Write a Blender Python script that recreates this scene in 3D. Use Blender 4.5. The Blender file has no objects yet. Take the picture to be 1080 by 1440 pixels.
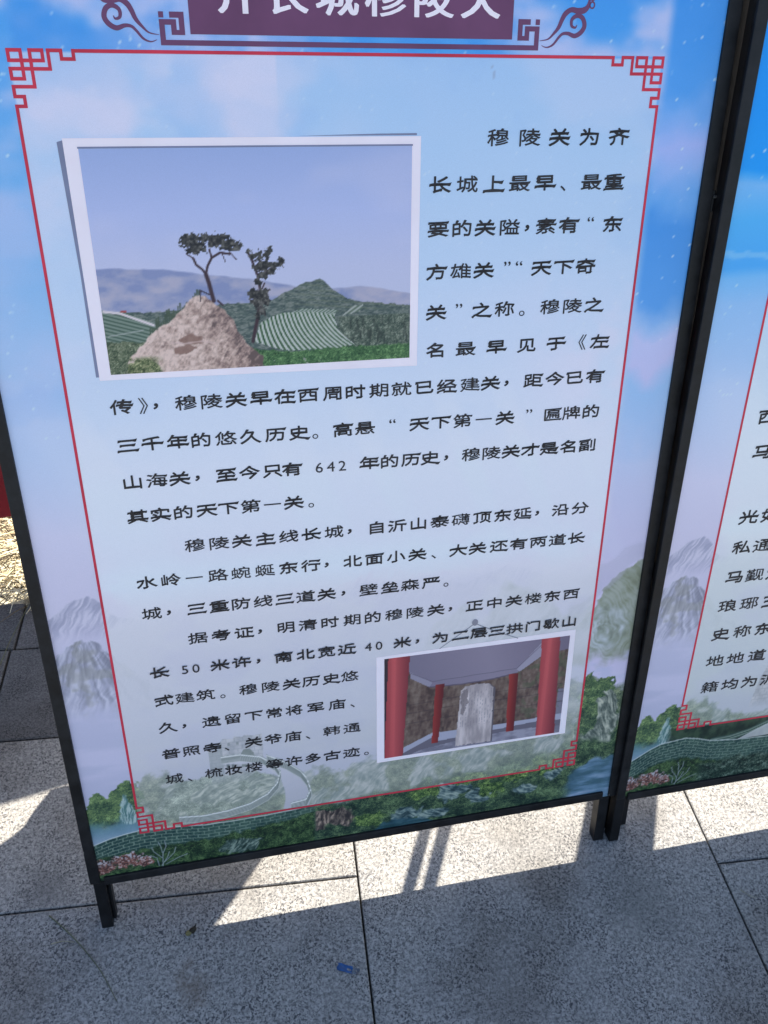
import bpy, math, random
import numpy as np
from mathutils import Matrix, Vector
S = bpy.context.scene
COL = S.collection
R = math.radians
# ------------------------------------------------------------------ camera
cam_d = bpy.data.cameras.new('camera'); cam = bpy.data.objects.new('camera', cam_d); COL.objects.link(cam)
cam_d.sensor_fit = 'VERTICAL'; cam_d.sensor_height = 36.0; cam_d.lens = 1180 / 1440 * 36
cam_d.clip_start = 0.02; cam_d.clip_end = 2000
CR = [[0.9774656, 0.0914167, -0.1902735], [-0.2048406, 0.6285416, -0.7503171], [0.0509933, 0.7723849, 0.6331036]]
CC = (0.1866448, -0.7682729, 1.5690654)
cam.matrix_world = Matrix([CR[i] + [CC[i]] for i in range(3)] + [[0, 0, 0, 1]])
S.camera = cam
# ------------------------------------------------------------------ light
SUN = Vector((0.538, 1.0, 1.37)).normalized()
elev = math.asin(SUN.z); azim = math.atan2(SUN.x, SUN.y)
w = bpy.data.worlds.new('World'); S.world = w; w.use_nodes = True
nt = w.node_tree; bg = nt.nodes['Background']
sky = nt.nodes.new('ShaderNodeTexSky'); sky.sky_type = 'NISHITA'; sky.sun_disc = False
sky.sun_elevation = elev; sky.sun_rotation = azim; sky.air_density = 1.0; sky.dust_density = 1.2; sky.ozone_density = 1.2
nt.links.new(sky.outputs[0], bg.inputs[0]); bg.inputs[1].default_value = 0.092
sl = bpy.data.lights.new('sun', 'SUN'); sl.energy = 4.9; sl.angle = R(0.53); sl.color = (1.0, 0.93, 0.82)
so = bpy.data.objects.new('sun', sl); COL.objects.link(so)
so.rotation_euler = (-SUN).to_track_quat('-Z', 'Y').to_euler(); so.location = SUN * 20
S.view_settings.view_transform = 'Standard'; S.view_settings.look = 'None'
S.view_settings.gamma = 1; S.view_settings.use_curve_mapping = False
S.view_settings.exposure = 1.62
# print colours were read in the shade of the place; this is the light there (r, g, b) they are divided by
ILL = np.array([0.62, 0.72, 0.88])

# ------------------------------------------------------------------ helpers
def link(o, parent=None):
    COL.objects.link(o)
    if parent: o.parent = parent
    return o
def tag(o, label=None, cat=None, group=None, kind=None):
    if label: o['label'] = label
    if cat: o['category'] = cat
    if group: o['group'] = group
    if kind: o['kind'] = kind
    return o
def mesh_obj(name, verts, faces, mat, parent=None, smooth=False):
    me = bpy.data.meshes.new(name); me.from_pydata([tuple(v) for v in verts], [], faces); me.update()
    if mat: me.materials.append(mat)
    if smooth: me.polygons.foreach_set('use_smooth', [True] * len(me.polygons))
    return link(bpy.data.objects.new(name, me), parent)
class MB:
    def __init__(s): s.v = []; s.f = []
    def add(s, v, f):
        n = len(s.v); s.v += [tuple(p) for p in v]; s.f += [tuple(i + n for i in q) for q in f]
    def box(s, x0, x1, y0, y1, z0, z1, b=0.0):
        """box with chamfered vertical and horizontal edges when b > 0"""
        if b <= 0:
            v = [(x, y, z) for z in (z0, z1) for y in (y0, y1) for x in (x0, x1)]
            s.add(v, [(0, 2, 3, 1), (4, 5, 7, 6), (0, 1, 5, 4), (2, 6, 7, 3), (0, 4, 6, 2), (1, 3, 7, 5)]); return
        import bmesh
        bm = bmesh.new()
        vs = [bm.verts.new((x, y, z)) for z in (z0, z1) for y in (y0, y1) for x in (x0, x1)]
        for q in [(0, 2, 3, 1), (4, 5, 7, 6), (0, 1, 5, 4), (2, 6, 7, 3), (0, 4, 6, 2), (1, 3, 7, 5)]:
            bm.faces.new([vs[i] for i in q])
        bmesh.ops.bevel(bm, geom=bm.edges[:], offset=b, segments=2, affect='EDGES', profile=0.6)
        bm.verts.index_update()
        s.add([v.co[:] for v in bm.verts], [[v.index for v in f.verts] for f in bm.faces]); bm.free()
    def lathe(s, prof, c, n=48):
        v = []; f = []
        for r, z in prof:
            for i in range(n):
                a = 2 * math.pi * i / n; v.append((c[0] + r * math.cos(a), c[1] + r * math.sin(a), z))
        for j in range(len(prof) - 1):
            for i in range(n):
                k = (i + 1) % n; f.append((j * n + i, j * n + k, (j + 1) * n + k, (j + 1) * n + i))
        s.add(v, f)
    def tube(s, pts, rad, n=6):
        pts = [Vector(p) for p in pts]; v = []; f = []
        for i, p in enumerate(pts):
            d = (pts[min(i + 1, len(pts) - 1)] - pts[max(i - 1, 0)]).normalized()
            a = d.orthogonal().normalized(); b = d.cross(a); r = rad[i] if isinstance(rad, (list, tuple)) else rad
            for k in range(n):
                t = 2 * math.pi * k / n; v.append(p + (a * math.cos(t) + b * math.sin(t)) * r)
        for i in range(len(pts) - 1):
            for k in range(n):
                q = (k + 1) % n; f.append((i * n + k, i * n + q, (i + 1) * n + q, (i + 1) * n + k))
        f.append(tuple(range(n))[::-1]); f.append(tuple((len(pts) - 1) * n + k for k in range(n)))
        s.add(v, f)
    def build(s, name, mat, parent=None, smooth=False): return mesh_obj(name, s.v, s.f, mat, parent, smooth)

def new_mat(name, col=(0.5, 0.5, 0.5), rough=0.6, spec=0.5, metal=0.0):
    m = bpy.data.materials.new(name); m.use_nodes = True
    p = m.node_tree.nodes['Principled BSDF']
    p.inputs['Base Color'].default_value = (*col, 1); p.inputs['Roughness'].default_value = rough
    p.inputs['Specular IOR Level'].default_value = spec; p.inputs['Metallic'].default_value = metal
    return m, m.node_tree, p
def node(t, typ, **kw):
    n = t.nodes.new(typ)
    for k, v in kw.items():
        if k.startswith('i_'): n.inputs[k[2:].replace('_', ' ')].default_value = v
        else: setattr(n, k, v)
    return n
def ramp(t, src, stops, interp='LINEAR'):
    r = t.nodes.new('ShaderNodeValToRGB'); r.color_ramp.interpolation = interp
    e = r.color_ramp.elements
    while len(e) < len(stops): e.new(0.5)
    for k, (p, c) in enumerate(stops):
        e[k].position = p; e[k].color = (*c, 1) if len(c) == 3 else c
    t.links.new(src, r.inputs[0]); return r.outputs[0]
def mixc(t, fac, a, b, mode='MIX'):
    m = t.nodes.new('ShaderNodeMix'); m.data_type = 'RGBA'; m.blend_type = mode
    for sock, val in ((m.inputs[0], fac), (m.inputs[6], a), (m.inputs[7], b)):
        if hasattr(val, 'links'): t.links.new(val, sock)
        elif isinstance(val, (int, float)): sock.default_value = val
        else: sock.default_value = (*val, 1)
    return m.outputs[2]
def bump(t, p, src, strength, dist):
    b = t.nodes.new('ShaderNodeBump'); b.inputs['Strength'].default_value = strength; b.inputs['Distance'].default_value = dist
    t.links.new(src, b.inputs['Height']); t.links.new(b.outputs[0], p.inputs['Normal'])
def world_pos(t, off=0.0):
    g = t.nodes.new('ShaderNodeNewGeometry')
    return g.outputs['Position']

# ------------------------------------------------------------------ materials
def granite(name, base, fleck, light, warm, fsc=250.0, th=(0.525, 0.575)):
    m, t, p = new_mat(name, rough=0.78, spec=0.35)
    pos = world_pos(t)
    # fine worm shaped dark flecks with pale grains between
    n1 = node(t, 'ShaderNodeTexNoise', i_Scale=fsc, i_Detail=1.5, i_Roughness=0.55, i_Distortion=0.9); t.links.new(pos, n1.inputs[0])
    n2 = node(t, 'ShaderNodeTexNoise', i_Scale=fsc * 0.62, i_Detail=2.0, i_Roughness=0.6, i_Distortion=0.3); t.links.new(pos, n2.inputs[0])
    n3 = node(t, 'ShaderNodeTexNoise', i_Scale=3.2, i_Detail=5.0, i_Roughness=0.6); t.links.new(pos, n3.inputs[0])
    n4 = node(t, 'ShaderNodeTexNoise', i_Scale=14.0, i_Detail=4.0, i_Roughness=0.65); t.links.new(pos, n4.inputs[0])
    c = ramp(t, n2.outputs[0], [(0.34, base), (0.5, [0.5 * (a + b) for a, b in zip(base, light)]), (0.63, light)])
    fl = ramp(t, n1.outputs[0], [(th[0], (0, 0, 0)), (th[1], (1, 1, 1))])
    cl = ramp(t, n4.outputs[0], [(0.38, (0.45,) * 3), (0.62, (0.95,) * 3)])
    fm = node(t, 'ShaderNodeMath', operation='MULTIPLY'); t.links.new(fl, fm.inputs[0]); t.links.new(cl, fm.inputs[1])
    c = mixc(t, fm.outputs[0], c, fleck)
    # dirt clouds
    d = ramp(t, n3.outputs[0], [(0.36, (0.62, 0.60, 0.58)), (0.52, (0.92, 0.92, 0.92)), (0.66, (1.06, 1.05, 1.03))])
    c = mixc(t, 1.0, c, d, 'MULTIPLY')
    # each slab has a slightly different tone
    oi = t.nodes.new('ShaderNodeObjectInfo')
    tv = ramp(t, oi.outputs['Random'], [(0, (0.90, 0.90, 0.91)), (1, warm)])
    c = mixc(t, 1.0, c, tv, 'MULTIPLY')
    t.links.new(c, p.inputs['Base Color'])
    bump(t, p, n1.outputs[0], 0.35, 0.0012)
    return m, t, p, c
M = {}
M['granite'], gt, gp, gc = granite('granite', (0.19, 0.185, 0.175), (0.045, 0.045, 0.05), (0.34, 0.33, 0.31), (1.08, 1.06, 1.03))
# brown spill stain and smudges on the granite (marks of its own shape)
pos = world_pos(gt)
def stain(t, pos, cx, cy, r, seedscale, lo, hi):
    sub = node(t, 'ShaderNodeVectorMath', operation='SUBTRACT'); t.links.new(pos, sub.inputs[0]); sub.inputs[1].default_value = (cx, cy, 0)
    ln = node(t, 'ShaderNodeVectorMath', operation='LENGTH'); t.links.new(sub.outputs[0], ln.inputs[0])
    nz = node(t, 'ShaderNodeTexNoise', i_Scale=seedscale, i_Detail=3.0); t.links.new(pos, nz.inputs[0])
    a = node(t, 'ShaderNodeMath', operation='MULTIPLY_ADD'); t.links.new(nz.outputs[0], a.inputs[0]); a.inputs[1].default_value = r * 2.0
    t.links.new(ln.outputs['Value'], a.inputs[2])
    return ramp(t, a.outputs[0], [(r * lo, (1, 1, 1)), (r * hi, (0, 0, 0))])
for (cx, cy, r, colr) in [(0.068, -0.135, 0.026, (0.12, 0.085, 0.06)), (0.047, -0.108, 0.014, (0.13, 0.10, 0.075)), (0.060, -0.09, 0.011, (0.14, 0.11, 0.09)),
                          (-0.20, 0.10, 0.05, (0.11, 0.105, 0.10)), (0.60, -0.26, 0.07, (0.13, 0.12, 0.11)), (0.90, -0.13, 0.08, (0.13, 0.13, 0.12))]:
    fac = stain(gt, pos, cx, cy, r, 60.0, 1.2, 2.3)
    f2 = node(gt, 'ShaderNodeMath', operation='MULTIPLY'); gt.links.new(fac, f2.inputs[0]); f2.inputs[1].default_value = 0.55
    gc = mixc(gt, f2.outputs[0], gc, colr)
gt.links.new(gc, gp.inputs['Base Color'])
M['dark_stone'] = granite('dark_stone', (0.085, 0.085, 0.085), (0.03, 0.03, 0.033), (0.14, 0.14, 0.14), (1.15, 1.12, 1.1), 300.0)[0]
M['far_ground'] = granite('far_ground', (0.22, 0.21, 0.20), (0.10, 0.10, 0.10), (0.30, 0.29, 0.27), (1, 1, 1), 60.0)[0]
m, t, p = new_mat('joint_sand', (0.05, 0.045, 0.04), 0.95, 0.1); M['sand'] = m
n = node(t, 'ShaderNodeTexNoise', i_Scale=500.0, i_Detail=3.0); t.links.new(world_pos(t), n.inputs[0])
t.links.new(ramp(t, n.outputs[0], [(0.4, (0.02, 0.018, 0.016)), (0.7, (0.13, 0.115, 0.09))]), p.inputs['Base Color'])
def powder(name, col):
    m, t, p = new_mat(name, col, 0.42, 0.26)
    n = node(t, 'ShaderNodeTexNoise', i_Scale=900.0, i_Detail=2.0); t.links.new(world_pos(t), n.inputs[0])
    n2 = node(t, 'ShaderNodeTexNoise', i_Scale=22.0, i_Detail=5.0, i_Roughness=0.7); t.links.new(world_pos(t), n2.inputs[0])
    lo = tuple(c * 0.75 for c in col); hi = tuple(min(1, c * 1.9 + 0.004) for c in col)
    t.links.new(ramp(t, n2.outputs[0], [(0.38, lo), (0.72, hi)]), p.inputs['Base Color'])
    t.links.new(ramp(t, n2.outputs[0], [(0.3, (0.34,) * 3), (0.7, (0.55,) * 3)]), p.inputs['Roughness'])
    bump(t, p, n.outputs[0], 0.08, 0.0004)
    return m
M['black'] = powder('black_powder_coat', (0.0095, 0.0095, 0.0105))
M['black_leg'] = powder('black_leg_paint', (0.004, 0.004, 0.005))
m, t, p = new_mat('worn_steel', (0.35, 0.34, 0.32), 0.4, 0.5, 0.8); M['steel'] = m
n = node(t, 'ShaderNodeTexNoise', i_Scale=300.0); t.links.new(world_pos(t), n.inputs[0])
t.links.new(ramp(t, n.outputs[0], [(0.3, (0.14, 0.13, 0.12)), (0.7, (0.45, 0.44, 0.42))]), p.inputs['Base Color'])
def print_mat():
    m, t, p = new_mat('printed_film', rough=0.42, spec=0.28)
    a = node(t, 'ShaderNodeAttribute', attribute_name='ink')
    n = node(t, 'ShaderNodeTexNoise', i_Scale=1400.0, i_Detail=1.0); t.links.new(world_pos(t), n.inputs[0])
    g = ramp(t, n.outputs[0], [(0.35, (0.955,) * 3), (0.65, (1.03,) * 3)])
    t.links.new(mixc(t, 1.0, a.outputs['Color'], g, 'MULTIPLY'), p.inputs['Base Color'])
    n2 = node(t, 'ShaderNodeTexNoise', i_Scale=4.0, i_Detail=3.0); t.links.new(world_pos(t), n2.inputs[0])
    bump(t, p, n2.outputs[0], 0.25, 0.012)
    return m
M['print'] = print_mat()
def flat_ink(name, srgb, rough=0.42, var=0.12):
    lin = s2l(np.array(srgb) / 255.0) / ILL
    m, t, p = new_mat(name, tuple(lin), rough, 0.28)
    n = node(t, 'ShaderNodeTexNoise', i_Scale=9.0, i_Detail=4.0, i_Roughness=0.6); t.links.new(world_pos(t), n.inputs[0])
    t.links.new(ramp(t, n.outputs[0], [(0.35, tuple(lin * (1 - var))), (0.65, tuple(lin * (1 + var)))]), p.inputs['Base Color'])
    return m
def s2l(c): c = np.clip(c, 0, 1); return np.where(c <= 0.04045, c / 12.92, ((c + 0.055) / 1.055) ** 2.4)
M['ink_black'] = flat_ink('ink_black', (40, 40, 46), var=0.3)
M['ink_red'] = flat_ink('ink_red', (178, 48, 72))
M['ink_purple'] = flat_ink('ink_purple', (96, 62, 98))
M['ink_white'] = flat_ink('ink_white', (214, 214, 236), var=0.04)

# ------------------------------------------------------------------ noise + painting tools (numpy)
def hsh(ix, iy, seed):
    h = (ix.astype(np.int64) * 374761393 + iy.astype(np.int64) * 668265263 + seed * 1442695041) & 0x7fffffff
    h = ((h ^ (h >> 13)) * 1274126177) & 0x7fffffff
    return ((h ^ (h >> 16)) & 0xffffff) / float(0xffffff)
def vn(x, y, seed=0):
    x = np.asarray(x, float); y = np.asarray(y, float); ix = np.floor(x); iy = np.floor(y); fx = x - ix; fy = y - iy
    fx = fx * fx * (3 - 2 * fx); fy = fy * fy * (3 - 2 * fy)
    a = hsh(ix, iy, seed); b = hsh(ix + 1, iy, seed); c = hsh(ix, iy + 1, seed); d = hsh(ix + 1, iy + 1, seed)
    return (a * (1 - fx) + b * fx) * (1 - fy) + (c * (1 - fx) + d * fx) * fy
def fbm(x, y, sc, octv=4, seed=0, gain=0.5):
    s = 0; a = 1; t = 0; f = 1.0 / sc
    for k in range(octv):
        s = s + a * vn(x * f + 13.7 * k, y * f + 7.1 * k, seed + k); t += a; a *= gain; f *= 2.03
    return s / t
def sm(a, b, x): t = np.clip((x - a) / (b - a), 0, 1); return t * t * (3 - 2 * t)
def inpoly(u, v, P):
    r = np.zeros(u.shape, bool); n = len(P); j = n - 1
    for i in range(n):
        xi, yi = P[i]; xj, yj = P[j]
        if yi != yj:
            r ^= ((yi > v) != (yj > v)) & (u < (xj - xi) * (v - yi) / (yj - yi) + xi)
        j = i
    return r
def poly(u, v, P, rough=0.0, sc=12.0, seed=0, soft=0):
    du = (fbm(u, v, sc, 3, seed) - 0.5) * 2 * rough; dv = (fbm(u, v, sc, 3, seed + 50) - 0.5) * 2 * rough
    if soft <= 0: return inpoly(u + du, v + dv, P).astype(float)
    k = 0
    for a, b in ((-.6, -.3), (.6, .3), (-.2, .7), (.2, -.7), (0, 0)): k = k + inpoly(u + du + a * soft, v + dv + b * soft, P)
    return k / 5.0
def C(*c): return np.array(c, float)
def mix(img, c, m):
    c = np.asarray(c, float)
    return img * (1 - m[..., None]) + c * m[..., None]
def rampc(x, stops):
    xs = [s[0] for s in stops]; return np.stack([np.interp(x, xs, [s[1][k] for s in stops]) for k in range(3)], -1)
def strokes(u, v, ang, lx, ly, seed):
    """elongated brush streaks, 0..1"""
    c, s = math.cos(ang), math.sin(ang); a = u * c + v * s; b = -u * s + v * c
    b = b + (fbm(u, v, 40, 3, seed + 9) - .5) * 26
    return fbm(a / lx, b / ly, 1.0, 3, seed)
def lines(u, v, pts, wdt):
    """1 within wdt of a polyline"""
    d = np.full(u.shape, 1e9)
    for (x0, y0), (x1, y1) in zip(pts[:-1], pts[1:]):
        dx, dy = x1 - x0, y1 - y0; L = dx * dx + dy * dy + 1e-9
        t = np.clip(((u - x0) * dx + (v - y0) * dy) / L, 0, 1)
        d = np.minimum(d, np.hypot(u - x0 - t * dx, v - y0 - t * dy))
    return 1 - sm(wdt * 0.6, wdt * 1.4, d)
def foliage(img, u, v, mask, dark, mid, lightc, sc, seed):
    a = fbm(u, v * 1.3, sc, 4, seed, 0.6); r = 1 - np.abs(2 * fbm(u, v * 1.2, sc * 0.5, 3, seed + 3, 0.6) - 1)
    th = fbm(u, v, sc * 2.5, 2, seed + 7) * 9.0; st = vn((u * np.cos(th) + v * np.sin(th)) / 5.5, (-u * np.sin(th) + v * np.cos(th)) / 1.7, seed + 11)
    x = 0.42 * a + 0.20 * (r - .3) + 0.30 * st + 0.08
    col = rampc(x, [(0.28, [c * .72 for c in dark]), (0.40, dark), (0.52, mid), (0.64, lightc), (0.76, [min(255, c * 1.25 + 12) for c in lightc])])
    return mix(img, col, mask)
def rock(img, u, v, mask, dark, mid, lightc, ang, lx, ly, seed):
    x = 0.6 * strokes(u, v, ang, lx, ly, seed) + 0.4 * fbm(u, v, 9, 4, seed + 5, 0.6)
    col = rampc(x, [(0.33, dark), (0.5, mid), (0.66, lightc)])
    return mix(img, col, mask)

# ------------------------------------------------------------------ the landscape print (mm: u from the left red line, v from the ground)
def landscape(u, v, second=False, red_v=214.0, panel=(0, 800, 214, 1398), deep=0.0):
    img = rampc(v + (fbm(u, v, 300, 3, 5) - .5) * 90, [(300, (166, 172, 206)), (450, (172, 178, 212)), (650, (186, 188, 220)), (780, (190, 195, 228)), (900, (168, 192, 231)),
               (1050, (148, 184, 231)), (1180, (118, 172, 229)), (1300, (96, 164, 230)), (1440, (66, 148, 230)), (1900, (30, 110, 215))])
    deepblue = C(52, 132, 222)
    # cloud bank shapes
    c1 = fbm(u, v * 1.5, 230, 5, 11, 0.55); c2 = fbm(u + 400, v * 1.2, 120, 5, 31, 0.55)
    hi = sm(820, 1080, v)
    img = mix(img, C(190, 192, 233), hi * sm(0.46, 0.66, c1) * 0.8 * np.interp(v, [1150, 1330], [0.4, 1.0]) * np.where((u > 300) & (u < 800) & (v < 1398), 0.35, 1.0))
    img = mix(img, deepblue, hi * sm(0.52, 0.68, c2) * 0.42 * np.interp(v, [1150, 1330], [0.25, 1.0]))
    # the right hand margin: deep blue above a pink tinted cloud
    rm = sm(795, 812, u) if not second else np.zeros(u.shape)
    nz = (fbm(u, v, 60, 4, 71) - .5) * 70
    rb = rampc(v + nz, [(640, (184, 184, 222)), (840, (174, 190, 230)), (900, (150, 184, 232)), (960, (142, 182, 232)), (1000, (178, 184, 232)), (1040, (176, 186, 234)), (1062, (140, 178, 232)),
                  (1100, (74, 146, 226)), (1190, (62, 138, 222)), (1225, (96, 158, 230)), (1255, (132, 170, 234)), (1290, (150, 172, 236)), (1330, (112, 164, 234)), (1370, (66, 146, 230)), (1450, (54, 138, 226))])
    img = mix(img, rb, rm * 0.9)
    if second:
        sb = rampc(v + (fbm(u, v, 80, 3, 77) - .5) * 14, [(900, (168, 192, 232)), (1080, (132, 180, 234)), (1120, (104, 174, 236)), (1135, (60, 156, 236)), (1200, (64, 164, 238)), (1245, (104, 172, 236)), (1262, (10, 140, 238)), (1500, (0, 128, 232))])
        img = mix(img, sb, sm(860, 1050, v) * 0.9)
        img = mix(img, C(150, 196, 238), lines(u, v + (fbm(u, v, 30, 3, 78) - .5) * 14, [(-90, 1150), (60, 1146)], 4.0) * 0.4)
    # diagonal pale light rays low in the sky
    ray = vn((u + v * 0.42) / 46.0, np.zeros(u.shape), 3)
    img = mix(img, C(206, 214, 238), sm(560, 720, v) * (1 - sm(930, 1020, v)) * sm(0.45, 0.9, ray) * 0.22)
    # snow-like white specks
    for cell, seed, den, rr in ((17.0, 101, 0.84, 1.1), (9.0, 151, 0.91, 0.8), (31.0, 171, 0.80, 1.7)):
        ix = np.floor(u / cell); iy = np.floor(v / cell); cx = (ix + 0.2 + 0.6 * hsh(ix, iy, seed)) * cell; cy = (iy + 0.2 + 0.6 * hsh(ix, iy, seed + 1)) * cell
        on = hsh(ix, iy, seed + 2) > den; d = np.hypot(u - cx, (v - cy)) + (fbm(u, v, 3, 2, seed) - .5) * 1.4
        cl = fbm(u, v, 90, 3, 201)
        img = mix(img, C(196, 220, 248), on * (1 - sm(rr * .5, rr * 1.5, d)) * sm(820, 1000, v) * sm(.36, .56, cl) * np.where((u > 0) & (u < 800) & (v < 1398), 0.30, 0.7))
    # mist sheets
    mist = fbm(u * 0.5, v * 2.4, 90, 4, 41)
    img = mix(img, C(190, 192, 226), sm(0.45, 0.7, mist) * (1 - sm(640, 760, v)) * 0.5)
    # ---------------- left mountains
    far = [(-110, 640), (-72, 660), (-52, 676), (-30, 688), (-18, 694), (-6, 684), (6, 668), (22, 650), (60, 640), (120, 655), (190, 640), (260, 660), (330, 650), (420, 690), (500, 668), (560, 640), (640, 668), (700, 640), (700, 560), (-110, 560)]
    s = strokes(u, v, 1.1, 26, 3.2, 301)
    m = poly(u, v, far, 5, 24, 303, 2) * sm(605, 655, v) * np.interp(u, [-100, 20, 120, 800], [0.8, 0.7, 0.3, 0.3])
    img = mix(img, rampc(s, [(0.3, (134, 140, 172)), (0.7, (184, 188, 216))]), m)
    near = [(-120, 520), (-92, 560), (-74, 592), (-64, 608), (-48, 614), (-34, 618), (-16, 608), (0, 590), (16, 570), (36, 545), (60, 520), (100, 490), (130, 470), (130, 440), (-120, 440)]
    cx, cy = -10.0, 500.0
    angp = np.arctan2(v - cy, u - cx); rad = np.hypot(u - cx, v - cy)
    ap = np.arctan2(v - 640, u + 34); s1 = vn(ap * 26 + fbm(u, v, 20, 2, 312) * 3, np.hypot(u + 34, v - 640) / 34.0, 311); s2 = strokes(u, v, 1.2, 26, 3.0, 313)
    x = 0.34 * s1 + 0.34 * s2 + 0.32 * fbm(u, v, 26, 4, 317) + 0.10 * sm(560, 470, v)
    m = poly(u, v, near, 7, 16, 315, 2) * sm(462, 520, v + (fbm(u, v, 20, 3, 316) - .5) * 30)
    img = mix(img, rampc(x, [(0.28, (112, 118, 142)), (0.44, (134, 140, 164)), (0.56, (154, 160, 188)), (0.72, (182, 188, 214))]), m * 0.9)
    img = mix(img, C(120, 124, 118), m * sm(0.5, 0.68, fbm(u, v, 22, 3, 319)) * 0.35)
    # ---------------- right mountain with swirling strata
    rmn = [(700, 440), (740, 505), (780, 540), (798, 566), (812, 598), (832, 622), (850, 638), (880, 648), (900, 640), (900, 420), (700, 420)]
    du_, dv_ = (u - 818) * .88 + (v - 528) * .47, -(u - 818) * .47 + (v - 528) * .88
    q = np.hypot(du_ * 1.25, dv_ * 0.62) + (fbm(u, v, 42, 3, 331) - .5) * 46
    st = vn(q / 3.4, np.arctan2(dv_, du_) * 2.2, 332)
    x = 0.34 * st + 0.66 * fbm(u, v, 20, 4, 333) + 0.05
    m = poly(u, v, rmn, 8, 14, 335, 2) * sm(438, 480, v + (fbm(u, v, 24, 3, 336) - .5) * 40)
    rmc = rampc(x, [(0.30, (104, 116, 112)), (0.45, (128, 142, 138)), (0.58, (148, 162, 170)), (0.75, (172, 186, 202))])
    img = mix(img, rmc, m * 0.92)
    inm = poly(u, v, [(470, 470), (520, 560), (560, 600), (600, 570), (640, 640), (690, 620), (740, 560), (800, 590), (800, 440), (470, 440)], 16, 40, 334, 6)
    img = mix(img, rampc(0.5 * strokes(u, v, 1.0, 40, 5, 338) + 0.5 * fbm(u, v, 30, 4, 340), [(0.3, (116, 128, 122)), (0.7, (176, 186, 192))]), inm * (u < 800) * 0.75)
    img = mix(img, C(112, 122, 100), m * sm(10, 42, np.hypot(u - 820, v - 520) - 22) * 0.45)
    band = poly(u, v, [(740, 560), (790, 640), (840, 668), (900, 690), (900, 650), (860, 646), (812, 600), (780, 560)], 10, 26, 337, 6)
    img = mix(img, C(164, 168, 200), band * 0.5)
    img = mix(img, C(168, 176, 214), sm(0.45, 0.65, fbm(u, v * 2.6, 60, 4, 339)) * sm(760, 800, u) * (1 - sm(450, 490, v)) * sm(380, 430, v) * 0.8)
    # ---------------- the middle ground: trees on rock behind the wall
    top = np.interp(u, [-110, -80, -60, -40, -22, -6, 6, 24, 60, 100, 128, 180, 240, 300, 360, 420, 500, 560, 640, 700, 760, 800, 830, 870, 900],
                    [280, 290, 314, 300, 322, 334, 322, 342, 350, 312, 300, 300, 304, 304, 296, 316, 336, 356, 390, 412, 430, 424, 414, 392, 380])
    d = top - v + (fbm(u, v, 22, 4, 351, 0.6) - .5) * 40
    m = sm(0, 16, d) * np.where((u > 0) & (u < 800), 0.85, 1.0)
    mid_rock = rampc(0.5 * strokes(u, v, 0.9, 18, 3.0, 353) + 0.5 * fbm(u, v, 13, 4, 354), [(0.33, (62, 86, 86)), (0.5, (112, 128, 126)), (0.66, (160, 168, 170))])
    img = mix(img, mid_rock, m)
    t1 = sm(0.44, 0.56, fbm(u, v, 46, 4, 357))
    img = foliage(img, u, v, m * t1, (44, 62, 58), (74, 94, 80), (112, 126, 104), 18, 359)
    lb = poly(u, v, [(-110, 256), (-84, 286), (-72, 300), (-62, 318), (-52, 308), (-44, 302), (-34, 322), (-22, 326), (-10, 336), (2, 332), (16, 300), (10, 262), (-30, 250), (-70, 240)], 9, 11, 358, 1)
    img = foliage(img, u, v, lb, (40, 66, 58), (70, 98, 74), (102, 128, 88), 14, 360)
    # blue green water and mist at the left foot and at the right end
    wl = (1 - sm(4, 30, u)) * (1 - sm(236, 262, v + (fbm(u, v, 14, 3, 361) - .5) * 24))
    img = mix(img, rampc(v, [(196, (156, 172, 208)), (225, (104, 138, 168)), (262, (66, 112, 122))]), wl * 0.9)
    fall = poly(u, v, [(-30, 250), (-20, 290), (-13, 310), (-6, 285), (0, 262), (4, 240), (-20, 240)], 4, 8, 363, 2)
    img = mix(img, rampc(strokes(u, v, 1.5, 16, 1.8, 365), [(0.35, (70, 110, 120)), (0.62, (158, 182, 192))]), fall * 0.9)
    # ---------------- cliff and bushes on the right and along the bottom
    cl = poly(u, v, [(790, 240), (788, 330), (796, 372), (806, 398), (822, 412), (846, 400), (862, 372), (878, 330), (884, 262), (846, 226), (812, 214)], 9, 14, 371, 2)
    img = rock(img, u, v, cl, (70, 84, 84), (118, 130, 128), (168, 176, 170), 1.9, 22, 3.0, 373)
    img = foliage(img, u, v, cl * sm(0.46, 0.56, fbm(u, v, 34, 3, 375)), (36, 58, 54), (60, 86, 70), (96, 118, 86), 11, 377)
    gt_ = poly(u, v, [(790, 350), (800, 416), (812, 424), (826, 404), (852, 412), (862, 388), (830, 362), (812, 340)], 10, 10, 378, 1)
    img = foliage(img, u, v, gt_, (40, 66, 56), (64, 92, 70), (100, 124, 86), 9, 379)
    lo = 1 - sm(232, 250, v + (fbm(u, v, 30, 3, 381) - .5) * 46 - np.interp(u, [300, 420, 560, 800, 880], [-26, -24, -4, 26, 20]))
    lo = lo * sm(250, 300, u)
    img = foliage(img, u, v, lo, (22, 42, 42), (42, 66, 56), (80, 104, 78), 17, 383)
    for (rx, ry, rw, rh, sd) in ((318, 180, 24, 22, 1), (352, 178, 26, 26, 2), (300, 165, 22, 16, 3), (470, 162, 30, 20, 4), (556, 198, 46, 26, 5), (610, 178, 30, 20, 6), (520, 150, 36, 14, 7), (700, 176, 30, 14, 8), (758, 205, 24, 24, 9)):
        dd = np.hypot((u - rx) / rw, (v - ry) / rh) + (fbm(u, v, 14, 3, 400 + sd) - .5) * 0.9
        warm = sd in (1, 2, 3)
        img = rock(img, u, v, 1 - sm(0.75, 0.95, dd), (44, 42, 48) if warm else (34, 56, 66), (88, 82, 82) if warm else (84, 108, 116), (152, 138, 132) if warm else (138, 156, 156), 1.3 if warm else 2.6, 14, 2.4, 410 + sd)
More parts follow.
